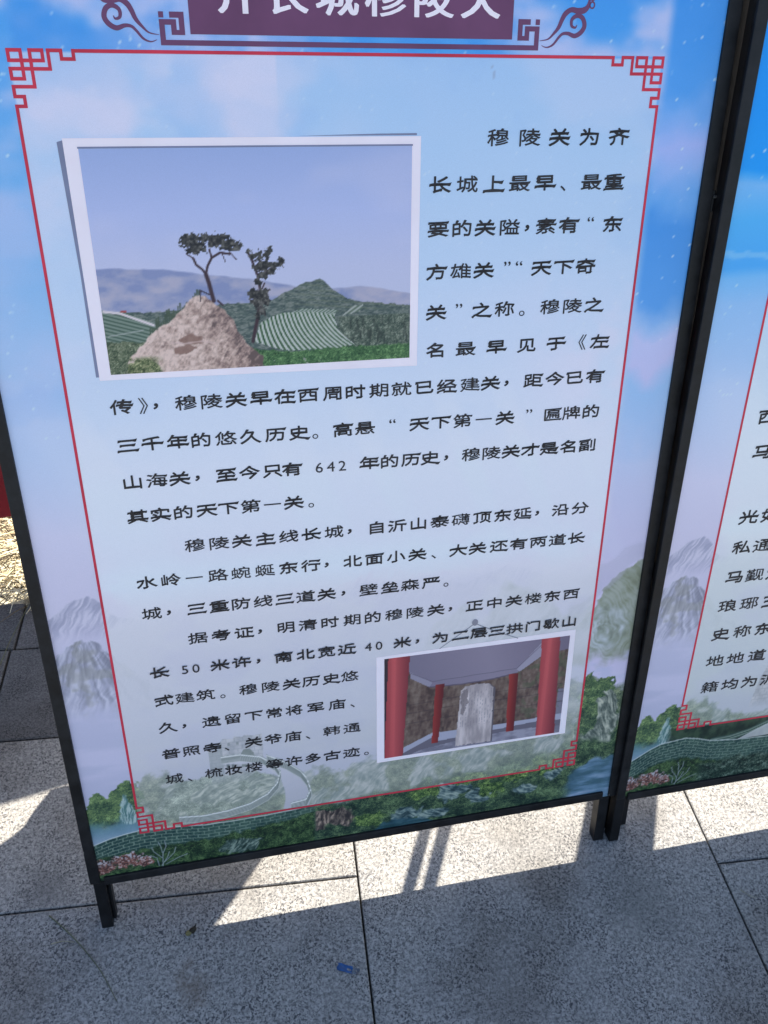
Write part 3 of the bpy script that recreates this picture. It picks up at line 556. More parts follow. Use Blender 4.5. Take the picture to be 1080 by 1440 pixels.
GLY = {}
def glyph(ch, style):
    """printed character: the font's own outline, thickened by overlaid shifted copies, with brush flares at the stroke ends"""
    key = (ch, style)
    if key in GLY: return GLY[key]
    cu = bpy.data.curves.new('g', 'FONT'); cu.body = ch; cu.size = 1.0; cu.resolution_u = 3
    ob = bpy.data.objects.new('g', cu); COL.objects.link(ob)
    dg = bpy.context.evaluated_depsgraph_get(); ev = ob.evaluated_get(dg)
    me = ev.to_mesh(); V0 = np.array([v.co[:2] for v in me.vertices]); F0 = [tuple(p.vertices) for p in me.polygons]; ev.to_mesh_clear()
    c2 = ev.to_curve(dg)
    conts = [np.array([bp.co[:2] for bp in sp.bezier_points]) for sp in c2.splines if len(sp.bezier_points) > 2]
    ev.to_curve_clear(); bpy.data.objects.remove(ob); bpy.data.curves.remove(cu)
    if not F0: GLY[key] = None; return None
    cen = (V0.max(0) + V0.min(0)) / 2; cjk = ord(ch) > 0x4e00
    if style == 'li': sx, sy, ox, oy = (1.07, 0.74, 0.012, 0.023) if cjk else (0.95, 0.85, 0.002, 0.002)
    else: sx, sy, ox, oy = (0.97, 1.0, 0.024, 0.002)
    npt = sum(len(c) for c in conts); dn = min(1.0, max(0.0, (npt - 34) / 46.0))      # crowded characters get thinner strokes
    if cjk and style == 'li': oy = 0.024 - 0.017 * dn; ox = 0.010 - 0.006 * dn
    yb = 0.36
    c0 = np.array([cen[0], 0.35 * yb + 0.65 * cen[1] if cjk else yb])
    def bend(p):      # brush-written bars dip slightly at both ends
        if not (cjk and style == 'li'): return p
        q_ = p.copy(); q_[:, 1] += 0.030 - 0.16 * q_[:, 0] ** 2 + 0.02 * q_[:, 0]; return q_
    base = bend((V0 - c0) * np.array([sx, sy]))
    V = []; F = []; dep = []; n0 = 0
    for k, (dx, dy) in enumerate(((0, 0), (0, oy), (0, -oy), (ox, 0), (-ox, 0), (ox * .7, oy * .7), (-ox * .7, -oy * .7), (ox * .7, -oy * .7), (-ox * .7, oy * .7))):
        V += [tuple(p) for p in base + np.array([dx, dy])]; F += [tuple(i + n0 for i in f) for f in F0]; dep += [k] * len(base); n0 += len(base)
    if cjk:
        ar = [0.5 * np.sum(c[:, 0] * np.roll(c[:, 1], -1) - np.roll(c[:, 0], -1) * c[:, 1]) for c in conts]
        sgn = np.sign(ar[int(np.argmax(np.abs(ar)))]); kk = 9
        def wedge(pts):
            nonlocal n0, kk
            V.extend([tuple(p) for p in pts]); F.append(tuple(range(n0, n0 + len(pts)))); dep.extend([kk] * len(pts)); n0 += len(pts); kk += 1
        A = lambda p, x, y: (p[0] + x, p[1] + y)
        for c in conts:
            p = bend((c - c0) * np.array([sx, sy])); keep = [i for i in range(len(p)) if np.linalg.norm(p[i] - p[i - 1]) > 0.004]; p = p[keep]; n = len(p)
            if n < 4: continue
            e = np.roll(p, -1, 0) - p; L = np.linalg.norm(e, axis=1) + 1e-9; en = np.stack([e[:, 1], -e[:, 0]], 1) / L[:, None] * sgn
            for i in range(n):
                j = (i + 1) % n; pv, nx_ = e[i - 1], e[j]
                hp = abs(pv[0]) > 0.13 and abs(pv[1]) < .3 * abs(pv[0]); hn = abs(nx_[0]) > 0.13 and abs(nx_[1]) < .3 * abs(nx_[0])
                if L[i] < 0.10 and abs(en[i, 0]) > 0.8 and hp and hn:
                    t_, b_ = (p[i], p[j]) if p[i, 1] > p[j, 1] else (p[j], p[i]); ln = min(abs(pv[0]), abs(nx_[0])); q = min(1.0, ln / 0.35) * (1 - 0.45 * dn)
                    if style == 'li':
                        if en[i, 0] > 0: wedge([A(t_, -.10 * q, oy), A(b_, -.16 * q, -oy), A(b_, -.05 * q, -oy - .026 * q), A(b_, .0, -oy - .024 * q), A(b_, .035, -oy * .4), A(t_, .075 * q + .008, oy + .040 * q), A(t_, .02, oy + .014)])
                        else: wedge([A(t_, .03, oy), A(t_, -.004, oy * .6), A(b_, -.026, -oy * .6), A(b_, -.020, -oy - .036 * q), A(b_, .03, -oy - .026 * q), A(b_, .11 * q, -oy)])
                    elif en[i, 0] > 0: wedge([A(t_, -.07, 0), A(b_, .01, 0), A(t_, -.01, .045)])
                elif style == 'li' and L[i] < 0.13 and en[i, 0] > 0.45 and -0.92 < en[i, 1] < -0.25:      # end of a falling right stroke
                    t_, b_ = (p[i], p[j]) if p[i, 1] > p[j, 1] else (p[j], p[i])
                    wedge([A(t_, -.06, .045), A(b_, -.05, .01), A(b_, .01, -.006), A(t_, .055, .012), A(t_, .02, .022)])
                elif style == 'li' and L[i] < 0.12 and en[i, 0] < -0.45 and -0.92 < en[i, 1] < -0.25:     # end of a falling left stroke
                    t_, b_ = (p[i], p[j]) if p[i, 1] > p[j, 1] else (p[j], p[i])
                    wedge([A(t_, .03, .03), A(t_, -.014, .004), A(b_, -.012, -.010), A(b_, .05, .006)])
    GLY[key] = (np.array(V), F, dep); return GLY[key]
def lettering(name, text, us, v, size, d, mat, parent, style='li', rnd=None):
    mb = MB(); rnd = rnd or random.Random(v)
    for ch, u in zip(text, us):
        g = glyph(ch, style)
        if not g: continue
        V, F, dep = g; s = size * (0.92 if ch.isdigit() else 1.0)
        dy = 0.10 * size if ch in '“”' and style == 'li' else 0
        mb.add([((u + x * s) / 1000, -d - 0.000006 * k, (v + dy + y * s) / 1000) for (x, y), k in zip(V, dep)], F)
    return mb.build(name, mat, parent)
def strip2d(mb, segs, wdt, d):
    """flat printed lines: axis aligned segments (x0,y0,x1,y1) in mm"""
    h = wdt / 2
    for k, (x0, y0, x1, y1) in enumerate(segs):
        a, b = min(x0, x1) - h, max(x0, x1) + h; c, e = min(y0, y1) - h, max(y0, y1) + h
        dd = d + 0.00002 * (1 if x0 == x1 else 0) + 0.000003 * (k % 7)
        mb.add([(a / 1000, -dd, c / 1000), (b / 1000, -dd, c / 1000), (b / 1000, -dd, e / 1000), (a / 1000, -dd, e / 1000)], [(0, 1, 2, 3)])
FRET = [(2, 2, 15, 2), (25, 2, 38, 2), (2, 12.2, 38, 12.2), (2, 20.5, 44.5, 20.5), (2, 30.5, 15.2, 30.5), (2, 2, 2, 12.2), (2, 20.5, 2, 30.5), (15.2, 2, 15.2, 30.5),
        (25, 2, 25, 38.5), (38.2, 2, 38.2, 12.2), (44.5, 2, 44.5, 20.5), (44.5, 2, 58.3, 2), (58.3, 2, 58.3, 10.4), (58.3, 10.4, 71.5, 10.4), (71.5, 2.2, 71.5, 10.4),
        (2, 38.5, 25, 38.5), (2, 38.5, 2, 48.5), (2, 48.5, 12, 48.5), (12, 48.5, 12, 58.5), (2.2, 58.5, 12, 58.5)]
def red_border(parent, x0, x1, y0, y1, d):
    mb = MB(); segs = []
    for sx in (0, 1):
        for sy in (0, 1):
            for (a, b, c, e) in FRET:
                X = lambda t_: x0 + t_ if sx == 0 else x1 - t_
                Y = lambda t_: y1 - t_ if sy == 1 else y0 + t_
                segs.append((X(a), Y(b), X(c), Y(e)))
    segs += [(x0 + 71.5, y1 - 2.2, x1 - 71.5, y1 - 2.2), (x0 + 71.5, y0 + 2.2, x1 - 71.5, y0 + 2.2), (x0 + 2.2, y0 + 58.5, x0 + 2.2, y1 - 58.5), (x1 - 2.2, y0 + 58.5, x1 - 2.2, y1 - 58.5)]
    strip2d(mb, segs, 3.7, d); return mb.build('red_border', M['ink_red'], parent)
def ribbon(mb, pts, wd, d):
    """smooth tapering printed curl"""
    P = [Vector((x, y)) for x, y in pts]; out = []
    n = len(P)
    for i in range(n - 1):
        a, b, c, e = P[max(i - 1, 0)], P[i], P[i + 1], P[min(i + 2, n - 1)]
        for k in range(6):
            t_ = k / 6; out.append(((2 * b) + (c - a) * t_ + (2 * a - 5 * b + 4 * c - e) * t_ ** 2 + (3 * b - a - 3 * c + e) * t_ ** 3) * 0.5)
    out.append(P[-1]); N = len(out); v = []
    for i, p in enumerate(out):
        dv = (out[min(i + 1, N - 1)] - out[max(i - 1, 0)]).normalized(); nrm = Vector((-dv.y, dv.x)); x = i / (N - 1) * (len(wd) - 1)
        k = min(int(x), len(wd) - 2); w_ = wd[k] + (wd[k + 1] - wd[k]) * (x - k)
        for s_ in (1, -1):
            q = p + nrm * w_ / 2 * s_; v.append((q.x / 1000, -d, q.y / 1000))
    mb.add(v, [(2 * i, 2 * i + 1, 2 * i + 3, 2 * i + 2) for i in range(N - 1)])

LEAN1 = R(14.0)
def make_board(label, loc, rz, lean, roll, second=False):
    root = bpy.data.objects.new('display_board', None); link(root); root.empty_display_size = 0.1
    tag(root, label, 'display board', 'framed display boards standing side by side')
    root.matrix_world = Matrix.Translation(loc) @ Matrix.Rotation(rz, 4, 'Z') @ Matrix.Rotation(-lean, 4, 'X') @ Matrix.Rotation(-roll, 4, 'Y')
    H = 1.97
    # steel tubes behind the snap frame, running down to the feet
    for i, (a, b) in enumerate(((-0.0915, -0.0715), (0.8635, 0.8840))):
        mb = MB(); mb.box(a, b, 0.001, 0.023, 0.1155, H - 0.004, 0.0012); mb.build('post', M['black_leg'], root)
        mb = MB(); mb.box(a, b, 0.001, 0.023, 0.0, 0.1150, 0.0012)
        mb.build('leg', M['black_leg'], root)
    mb = MB(); mb.box(-0.0712, -0.0655, 0.012, 0.030, 0.008, 1.9, 0.001); mb.build('back_stay', M['black_leg'], root)
    # snap frame strips
    mb = MB(); mb.box(-0.0952, -0.0775, -0.0045, 0.0008, 0.1185, H, 0.0012); mb.build('frame_strip', M['black'], root)
    mb = MB(); mb.box(0.8785, 0.8975, -0.0045, 0.0008, 0.1215, H, 0.0012); mb.build('frame_strip', M['black'], root)
    mb = MB(); mb.box(-0.0708, 0.8665, -0.0045, 0.0195, -0.0087, 0.0082, 0.0012)
    o = mb.build('bottom_rail', M['black'], root)
    o.matrix_local = Matrix.Translation((0, 0, 0.1215)) @ Matrix.Rotation(-0.0055, 4, 'Y')
    for v in o.data.vertices: pass
    mb = MB(); mb.box(-0.0770, 0.8780, -0.0045, 0.0195, H - 0.022, H, 0.0012); mb.build('top_rail', M['black'], root)
    if not second:
        for (x, z, a) in ((-0.0950, 0.196, 0.0022), (-0.0948, 0.1205, 0.0014), (0.8969, 1.552, 0.0016), (0.8968, 0.131, 0.0018), (0.8790, 0.126, 0.0012)):
            mb = MB(); mb.add([(x, -0.0046, z - a * 1.6), (x + a * .5, -0.0047, z - a), (x + a * .6, -0.0047, z + a), (x, -0.0046, z + a * 1.8), (x - 0.0004, -0.003, z)], [(0, 1, 2, 3, 4)]); mb.build('paint_chip', M['steel'], root)
    # backing sheet and print
    mb = MB(); mb.box(-0.0765, 0.8790, 0.0014, 0.0040, 0.1190, H - 0.01)
    bp_, bt, bpp = new_mat('board_back', (0.55, 0.55, 0.56), 0.6); bn = node(bt, 'ShaderNodeTexNoise', i_Scale=6.0); bt.links.new(world_pos(bt), bn.inputs[0])
    bt.links.new(ramp(bt, bn.outputs[0], [(0.3, (0.48, 0.48, 0.49)), (0.7, (0.6, 0.6, 0.61))]), bpp.inputs['Base Color'])
    mb.build('backing_sheet', bp_, root)
    rv = (8, 800, 271, 1455) if second else (0, 800, 214, 1398)
    fn = lambda U, V: landscape(U, V, second, rv[2], (rv[0] + 2, rv[1] - 2, rv[2] + 2, rv[3] - 2))
    if not second:
        cv = ink_grid('printed_canvas', -77.2, 879, 119, 450, 1.2, fn, 0.0, root)
        ink_grid('middle_print', -77.2, 879, 450, 700, 1.7, fn, 0.0, cv)
        top = ink_grid('upper_print', -77.2, 879, 700, 1960, 3.0, fn, 0.0, cv)
    else:
        cv = ink_grid('printed_canvas', -77.2, 240, 119, 740, 1.7, fn, 0.0, root)
        ink_grid('upper_print', -77.2, 240, 740, 1960, 3.4, fn, 0.0, cv)
        ink_grid('side_print', 240, 879, 119, 1960, 7.0, fn, 0.0, cv)
    red_border(cv, rv[0], rv[1], rv[2], rv[3], 0.0003)
    # title plate
    ty = 57 if second else 0
    mb = MB(); mb.add([(x / 1000, -0.0003, (y + ty) / 1000) for x, y in ((203, 1414), (591, 1414), (591, 1508), (203, 1508))], [(0, 1, 2, 3)])
    tp = mb.build('title_plate', M['ink_purple'], cv)
    mb = MB()
    def P2(*pts):
        mb.add([(x / 1000, -0.0003, (y + ty) / 1000) for x, y in pts], [tuple(range(len(pts)))])
    for sgn in (1, -1):
        X = lambda x: x if sgn == 1 else 795 - x
        def rect(x0, x1, y0, y1): P2((X(x0), y0), (X(x1), y0), (X(x1), y1), (X(x0), y1)) if sgn == 1 else P2((X(x1), y0), (X(x0), y0), (X(x0), y1), (X(x1), y1))
        rect(169, 174.5, 1430, 1436); rect(181, 197, 1430, 1436); rect(191, 197, 1413, 1430); rect(182, 191, 1413, 1418); rect(182, 188, 1418, 1423)
        rect(169, 188, 1423, 1428.5); rect(169, 175, 1402.5, 1423)
        base = [(168, 1413), (157, 1415), (150, 1421), (144, 1428), (140, 1437), (136, 1443), (129, 1447), (120, 1446), (112, 1447), (107, 1452), (106, 1462)]
        ribbon(mb, [(X(x), y + ty) for x, y in base], [0.5, 1.6, 3, 4.6, 5.5, 6, 5.5, 6.5, 7, 5, 1], 0.0003)
        base = [(165, 1408), (158, 1406), (150, 1409), (143, 1417), (138, 1421), (131, 1421.5), (122, 1419), (114, 1423), (110, 1430), (113, 1438), (120, 1441), (127, 1437), (127, 1430), (122, 1428), (120, 1431)]
        ribbon(mb, [(X(x), y + ty) for x, y in base], [0.5, 1.4, 2.5, 3, 3.2, 4, 5.2, 5.6, 5.6, 5.4, 5, 4.2, 3.4, 2.4, 0.6], 0.00032)
        for cy in (1452.5, 1461):
            ring = [(X(102) + 3.0 * math.cos(a * math.pi / 6), cy + ty + 3.4 * math.sin(a * math.pi / 6)) for a in range(13)]
            ribbon(mb, ring, [1.8, 1.8], 0.0003)
    P2((175, 1402.5), (620, 1402.5), (620, 1408), (175, 1408))
    mb.build('title_ornament', M['ink_purple'], cv)
    lines_ = TEXT2 if second else TEXT1
    if not second: lettering('title_lettering', '齐长城穆陵关', [257, 315, 374, 432, 491, 549], 1460, 54, 0.0006, M['ink_white'], cv, 'song')
    for k, (txt, v, us) in enumerate(lines_):
        lettering('text_line', txt, us, v, (35 if second else 28.6), 0.0004 + (0.0009 if (not second and k == 14) else 0), M['ink_black'], cv)
    if not second:
        # photographs with white borders and a thin printed drop shadow
        def quad(name, pts, mat, d):
            mb = MB(); mb.add([(x / 1000, -d, y / 1000) for x, y in pts], [tuple(range(len(pts)))]); return mb.build(name, mat, cv)
        shm = flat_ink('ink_grey', (112, 122, 156), var=0.1)
        mb = MB()
        for pts in ([(39, 1302), (46, 1304), (46, 1150), (43, 1150)], [(43, 1150), (46, 1150), (49, 1019), (43, 1019)], [(320, 1307), (472, 1307), (472, 1309.5), (420, 1309)]):
            mb.add([(x / 1000, -0.00018, y / 1000) for x, y in pts], [(0, 1, 2, 3)])
        mb.build('print_shadow', shm, cv)
        quad('photo_border', [(45.5, 1306), (47, 1014.5), (477, 1009.5), (477.5, 1306)], M['ink_white'], 0.0003)
        ink_grid('photo_print', 62, 466, 1021.5, 1295.5, 1.35, photo_landscape, 0.0005, cv)
        quad('photo_edge', [(61, 1296.8), (467, 1296.8), (467, 1294.8), (61, 1294.8)], shm, 0.0006)
        quad('photo_border', [(416.5, 518), (416.5, 292), (772, 295.5), (769.5, 524)], M['ink_white'], 0.0003)
        ink_grid('photo_print', 430, 760, 300, 513, 1.35, photo_pavilion, 0.0005, cv)
        mb = MB()
        ribbon(mb, [(585, 562), (555, 541), (525, 520)], [1.3, 1.3, 1.3], 0.0006); ribbon(mb, [(585, 562), (623, 541), (664, 521)], [1.3, 1.3, 1.3], 0.0007)
        mb.build('printed_string', flat_ink('ink_string', (126, 132, 150)), cv)
        mb = MB(); n = 20
        mb.add([((585 + 5.2 * math.cos(2 * math.pi * k / n)) / 1000, -0.0008, (564 + 6.2 * math.sin(2 * math.pi * k / n)) / 1000) for k in range(n)], [tuple(range(n))])
        mb.build('printed_pin', flat_ink('ink_pin', (122, 126, 146), var=0.3), cv)
        # dark strip added to fill the gap, where lit ground showed through
        mb = MB(); mb.box(0.8850, 0.9450, 0.0240, 0.0290, 0.0, 1.93, 0.001); mb.build('gap_strip', M['black_leg'], root)
        # hinges joining the two frames
        for z in (0.155, 0.62, 1.22, 1.52):
            mb = MB(); mb.tube([(0.9035, 0.004, z - 0.014), (0.9035, 0.004, z + 0.014)], 0.0035, 10); mb.box(0.8845, 0.9035, 0.0075, 0.009, z - 0.016, z + 0.016)
            mb.build('hinge', M['black_leg'], root)
        for z in (1.226, 1.515):
            mb = MB(); mb.tube([(0.900, -0.001, z), (0.907, 0.000, z)], 0.0022, 8); mb.build('hinge_screw', M['steel'], root)
    return root
TEXT1 = [
("穆陵关为齐",1303,[580,623,664,706,748]),
("长城上最早、最重",1247.5,[504,541,577,613,649,675,715,748]),
("要的关隘，素有“东",1192.5,[503,536,568,603,628,655,688,720,753]),
("方雄关”“天下奇",1137,[502,536,569,603,620,653,686,719]),
("关”之称。穆陵之",1082.5,[503,536,569,603,629,671,705,738]),
("名最早见于《左",1029,[503,548,594,640,685,726,753]),
("传》，穆陵关早在西周时期就已经建关，距今已有",976,[69,98,114,154,188,221,255,288,321,355,388,422,455,489,522,557,588,613,654,688,720,752]),
("三千年的悠久历史。高悬“天下第一关”匾牌的",921,[70,103,137,169,203,237,272,306,329,369,401,442,482,515,548,581,614,652,690,720,752]),
("山海关，至今只有642年的历史，穆陵关才是名副",866,[70,103,134,159,199,232,265,293,333,350,367,407,438,470,500,525,564,596,627,658,689,720,752]),
("其实的天下第一关。",813,[70,102,134,167,198,230,262,293,319]),
("穆陵关主线长城，自沂山泰礴顶东延，沿分",758,[145,180,213,248,283,317,352,376,418,450,484,518,552,587,621,654,679,718,752]),
("水岭一路蜿蜒东行，北面小关、大关还有两道长",704,[70,105,139,174,208,244,280,314,339,380,414,449,483,510,550,582,618,651,685,718,751]),
("城，三重防线三道关，壁垒森严。",650,[71,96,137,171,204,238,271,304,337,364,404,439,472,506,532]),
("据考证，明清时期的穆陵关，正中关楼东西",597,[134,169,205,230,271,305,341,377,411,446,481,516,541,582,617,651,685,719,753]),
("长50米许，南北宽近40米，为二层三拱门歇山",542,[70,109,126,163,197,224,264,300,334,367,403,421,460,486,525,560,592,624,656,689,722,755]),
("式建筑。穆陵关历史悠",487,[71,103,136,163,204,240,274,306,340,371]),
("久，遗留下常将军庙、",432.5,[71,97,140,175,209,243,276,312,348,375]),
("普照寺、关爷庙、韩通",378,[70,103,137,161,205,238,271,297,338,373]),
("城、梳妆楼等许多古迹。",324,[70,95,135,168,202,237,270,304,337,371,398]),
]
TEXT2 = [("西",899,[55]),("马",838,[59]),("光如",720,[61,102]),("私通",662,[61,101]),("马觐之",603,[60,100,140]),("琅琊王",544,[59,102,146]),
("史称东",484,[58,102,145]),("地地道",425,[59,101,145]),("籍均为沂",365,[60,102,143,184])]

# ------------------------------------------------------------------ ground
def build_ground():
    o = mesh_obj('ground', [(-400, -400, -0.03), (400, -400, -0.03), (400, 400, -0.03), (-400, 400, -0.03)], [(0, 1, 2, 3)], M['far_ground']); tag(o, kind='structure')
    # sand bed under the slabs
    o = mesh_obj('sand_bed', [(-3.2, -3.6, -0.012), (4.4, -3.6, -0.012), (4.4, 1.6, -0.012), (-3.2, 1.6, -0.012)], [(0, 1, 2, 3)], M['sand']); tag(o, kind='structure')
    pav = bpy.data.objects.new('pavement', None); link(pav); tag(pav, kind='structure')
    ROT = R(-4.0); pav.matrix_world = Matrix.Translation((0.381, 0.0195, 0)) @ Matrix.Rotation(ROT, 4, 'Z')
    rnd = random.Random(4); g = 0.0019
    def slab(a0, a1, b0, b1, mat, gap=g, ch=0.0016):
        mb = MB(); x0, x1, y0, y1 = a0 + gap, a1 - gap, b0 + gap, b1 - gap
        dz = rnd.uniform(-0.0008, 0.0006); j = lambda: rnd.uniform(-0.0006, 0.0006)
        top = [(x0 + ch + j(), y0 + ch + j(), dz), (x1 - ch + j(), y0 + ch + j(), dz), (x1 - ch + j(), y1 - ch + j(), dz), (x0 + ch + j(), y1 - ch + j(), dz)]
        mid = [(x0, y0, dz - ch), (x1, y0, dz - ch), (x1, y1, dz - ch), (x0, y1, dz - ch)]
        bot = [(x, y, -0.028) for x, y, _ in mid]
        f = [(0, 1, 2, 3)]
        for k in range(4):
            q = (k + 1) % 4; f += [(4 + k, 4 + q, q, k), (8 + k, 8 + q, 4 + q, 4 + k)]
        mb.add(top + mid + bot, f); o = mb.build('paving_slab', mat, pav); return o
    W = 0.718; EDGE = {-4: -4.2, -3: -3.3, -2: -2.4, -1: -1.35, 0: 0.0, 1: W, 2: 2 * W, 3: 3 * W, 4: 4 * W, 5: 5 * W}
    for c in range(-4, 5):
        if c == -1: js = [-0.005 + 0.382 * k for k in range(-8, 2)]
        elif c == 0: js = [0.377, 0.12] + [0.12 - 0.48 * k for k in range(1, 7)]
        elif c == 1: js = [0.377] + [-0.058 - 0.41 * k for k in range(0, 8)]
        else: js = [0.377] + [0.377 - 0.2 * ((c % 2) + 1) - 0.40 * k for k in range(0, 8)]
        js = sorted(set(js))
        for b0, b1 in zip(js[:-1], js[1:]): slab(EDGE[c], EDGE[c + 1], b0, b1, M['granite'])
    for b0, b1, off in ((0.377, 0.643, -0.763), (0.643, 0.800, -0.754)):
        a = off - 6 * 0.40
        while a < 3.2: slab(a, a + 0.40, b0, b1, M['dark_stone'], 0.0026, 0.003); a += 0.40
    return pav
build_ground()
BOARD1 = make_board('left display board with two printed photographs and a purple title banner above red-framed text', (0, 0, 0), 0, LEAN1, 0)
BOARD2 = make_board('right display board cut by the photo edge, red frame set higher and larger black text', (0.98624, -0.00674, 0), R(0.223), R(13.311), R(-0.539), True)

# ------------------------------------------------------------------ dry bed with straw behind the boards on the left
m, t, p = new_mat('dry_soil', (0.4, 0.36, 0.27), 0.95, 0.1); M['soil'] = m
n = node(t, 'ShaderNodeTexNoise', i_Scale=40.0, i_Detail=6.0, i_Roughness=0.7); t.links.new(world_pos(t), n.inputs[0])
t.links.new(ramp(t, n.outputs[0], [(0.32, (0.16, 0.13, 0.08)), (0.48, (0.42, 0.38, 0.28)), (0.66, (0.62, 0.58, 0.46))]), p.inputs['Base Color']); bump(t, p, n.outputs[0], 0.8, 0.01)
rs = random.Random(8)
nx, ny = 90, 30; V = []; F = []
for j in range(ny + 1):
    for i in range(nx + 1):
        x = -2.6 + 4.6 * i / nx; y = 0.842 + 0.075 * (-x * 0.93) * 1 + 0.9 * j / ny
        z = -0.006 + 0.012 * (float(fbm(np.array(x * 1000), np.array(y * 1000), 60, 3, 5)) - .35) * (0.0 if j == 0 else 1)
        V.append((x, y, z))
for j in range(ny):
    for i in range(nx): k = j * (nx + 1) + i; F.append((k, k + 1, k + nx + 2, k + nx + 1))
tag(mesh_obj('dry_soil_bed', V, F, M['soil'], smooth=True), kind='structure')
def straw_mat(name, a, b):
    m, t, p = new_mat(name, a, 0.7, 0.25); n = node(t, 'ShaderNodeTexNoise', i_Scale=25.0, i_Detail=2.0); t.links.new(world_pos(t), n.inputs[0])
    t.links.new(ramp(t, n.outputs[0], [(0.35, a), (0.65, b)]), p.inputs['Base Color']); return m
M['straw'] = straw_mat('straw', (0.46, 0.38, 0.22), (0.66, 0.58, 0.40)); M['stem'] = straw_mat('dead_stem', (0.07, 0.05, 0.03), (0.16, 0.12, 0.06))
def strands(N, mat, wmin, wmax, xr, yr, lmin, lmax, seed, flat=0.6):
    r = random.Random(seed); mb = MB()
    for k in range(N):
        x = r.uniform(*xr); y = r.uniform(*yr) + 0.07 * (-x); a = r.gauss(0.25, flat); L = r.uniform(lmin, lmax); z = 0.002 + r.uniform(0, 0.022); cv_ = r.uniform(-4, 4); w_ = r.uniform(wmin, wmax)
        pts = []; n = 5
        for i in range(n):
            s_ = i / (n - 1) - .5; aa = a + cv_ * s_ * L * 2; pts.append((x + math.cos(aa) * s_ * L, y + math.sin(aa) * s_ * L, z + 0.018 * r.random() * (1 - 4 * s_ * s_) + 0.004))
        mb.tube(pts, [w_ * 0.7, w_, w_, w_ * .8, w_ * .3], 3)
    return mb
o = strands(2600, None, 0.0008, 0.0024, (-1.1, 0.3), (0.855, 1.55), 0.05, 0.22, 1).build('dry_straw', M['straw']); tag(o, 'pale dry straw scattered on the sunlit strip left of the board', 'straw', kind='stuff')
o = strands(1500, None, 0.0007, 0.0020, (-1.1, 0.3), (0.86, 1.5), 0.04, 0.16, 2, 1.4).build('dead_stems', M['stem']); tag(o, 'thin dark dead stems tangled in the pale straw', 'dead stems', kind='stuff')

# ------------------------------------------------------------------ small things on the slabs
def stalk(name, pts, rad, mat, label, cat):
    mb = MB(); P = [Vector(q) for q in pts]; out = []
    for i in range(len(P) - 1):
        a, b, c, e = P[max(i - 1, 0)], P[i], P[i + 1], P[min(i + 2, len(P) - 1)]
        for k in range(5):
            s_ = k / 5; out.append(((2 * b) + (c - a) * s_ + (2 * a - 5 * b + 4 * c - e) * s_ ** 2 + (3 * b - a - 3 * c + e) * s_ ** 3) * 0.5)
    out.append(P[-1]); n = len(out)
    mb.tube(out, [rad * (1 - 0.6 * i / n) for i in range(n)], 6); return tag(mb.build(name, mat, None, True), label, cat)
M['green_stem'] = straw_mat('withered_stem', (0.07, 0.075, 0.045), (0.13, 0.13, 0.08))
M['pale_stem'] = straw_mat('pale_stem', (0.24, 0.22, 0.14), (0.34, 0.31, 0.2))
stalk('grass_stem', [(-0.186, 0.041, 0.003), (-0.150, 0.004, 0.003), (-0.118, -0.035, 0.004), (-0.088, -0.078, 0.003), (-0.062, -0.128, 0.002)], 0.0013, M['green_stem'], 'long curved withered stem lying on the slab in front of the left foot', 'grass stem')
stalk('grass_stem', [(-0.178, -0.0115, 0.003), (-0.158, -0.0100, 0.003), (-0.138, -0.0155, 0.002)], 0.0008, M['pale_stem'], 'short pale straw bit left of the long withered stem', 'grass stem')
stalk('grass_stem', [(1.108, -0.147, 0.003), (1.117, -0.159, 0.004), (1.131, -0.168, 0.002)], 0.0007, M['pale_stem'], 'tiny pale hair-thin stem on the shaded slab at the right edge', 'grass stem')
stalk('twig', [(-0.375, 0.60, 0.003), (-0.352, 0.66, 0.005), (-0.338, 0.73, 0.006), (-0.318, 0.80, 0.010), (-0.300, 0.86, 0.016)], 0.0016, M['green_stem'], 'thin twig leaning from the straw over the small dark stones', 'twig')
stalk('twig', [(-0.31, 0.85, 0.004), (-0.33, 0.83, 0.012), (-0.37, 0.80, 0.006)], 0.0012, M['stem'], 'short brown twig at the edge of the straw beside the frame', 'twig')
# blue strip of torn plastic, folded at one end
M['blue'], t, p = new_mat('blue_plastic', (0.01, 0.07, 0.22), 0.4, 0.5)
n = node(t, 'ShaderNodeTexNoise', i_Scale=120.0, i_Detail=3.0); t.links.new(world_pos(t), n.inputs[0]); t.links.new(ramp(t, n.outputs[0], [(0.35, (0.003, 0.04, 0.14)), (0.65, (0.007, 0.08, 0.25))]), p.inputs['Base Color'])
M['clear'], t, p = new_mat('grey_film', (0.10, 0.115, 0.14), 0.35, 0.5)
n = node(t, 'ShaderNodeTexNoise', i_Scale=200.0); t.links.new(world_pos(t), n.inputs[0]); t.links.new(ramp(t, n.outputs[0], [(0.4, (0.08, 0.095, 0.12)), (0.6, (0.13, 0.145, 0.17))]), p.inputs['Base Color'])
def wavy(name, L, W_, mat, parent, x0, seed):
    r = random.Random(seed); V = []; F = []; n = 12; m_ = 4
    for side in (0, 1):
        for i in range(n + 1):
            for j in range(m_ + 1):
                s_ = i / n; q = j / m_ - .5
                V.append((x0 + L * s_ + (0.0012 * math.sin(9 * q) if i in (0, n) else 0), W_ * q * (1 + 0.05 * math.sin(9 * s_)), 0.0022 + 0.0018 * math.sin(5 * s_ + seed) + 0.0012 * math.cos(7 * q + 4 * s_) - 0.0004 * side))
    N = (n + 1) * (m_ + 1)
    for i in range(n):
        for j in range(m_):
            k = i * (m_ + 1) + j; F.append((k, k + m_ + 1, k + m_ + 2, k + 1)); F.append((N + k, N + k + 1, N + k + m_ + 2, N + k + m_ + 1))
    return mesh_obj(name, V, F, mat, parent, True)
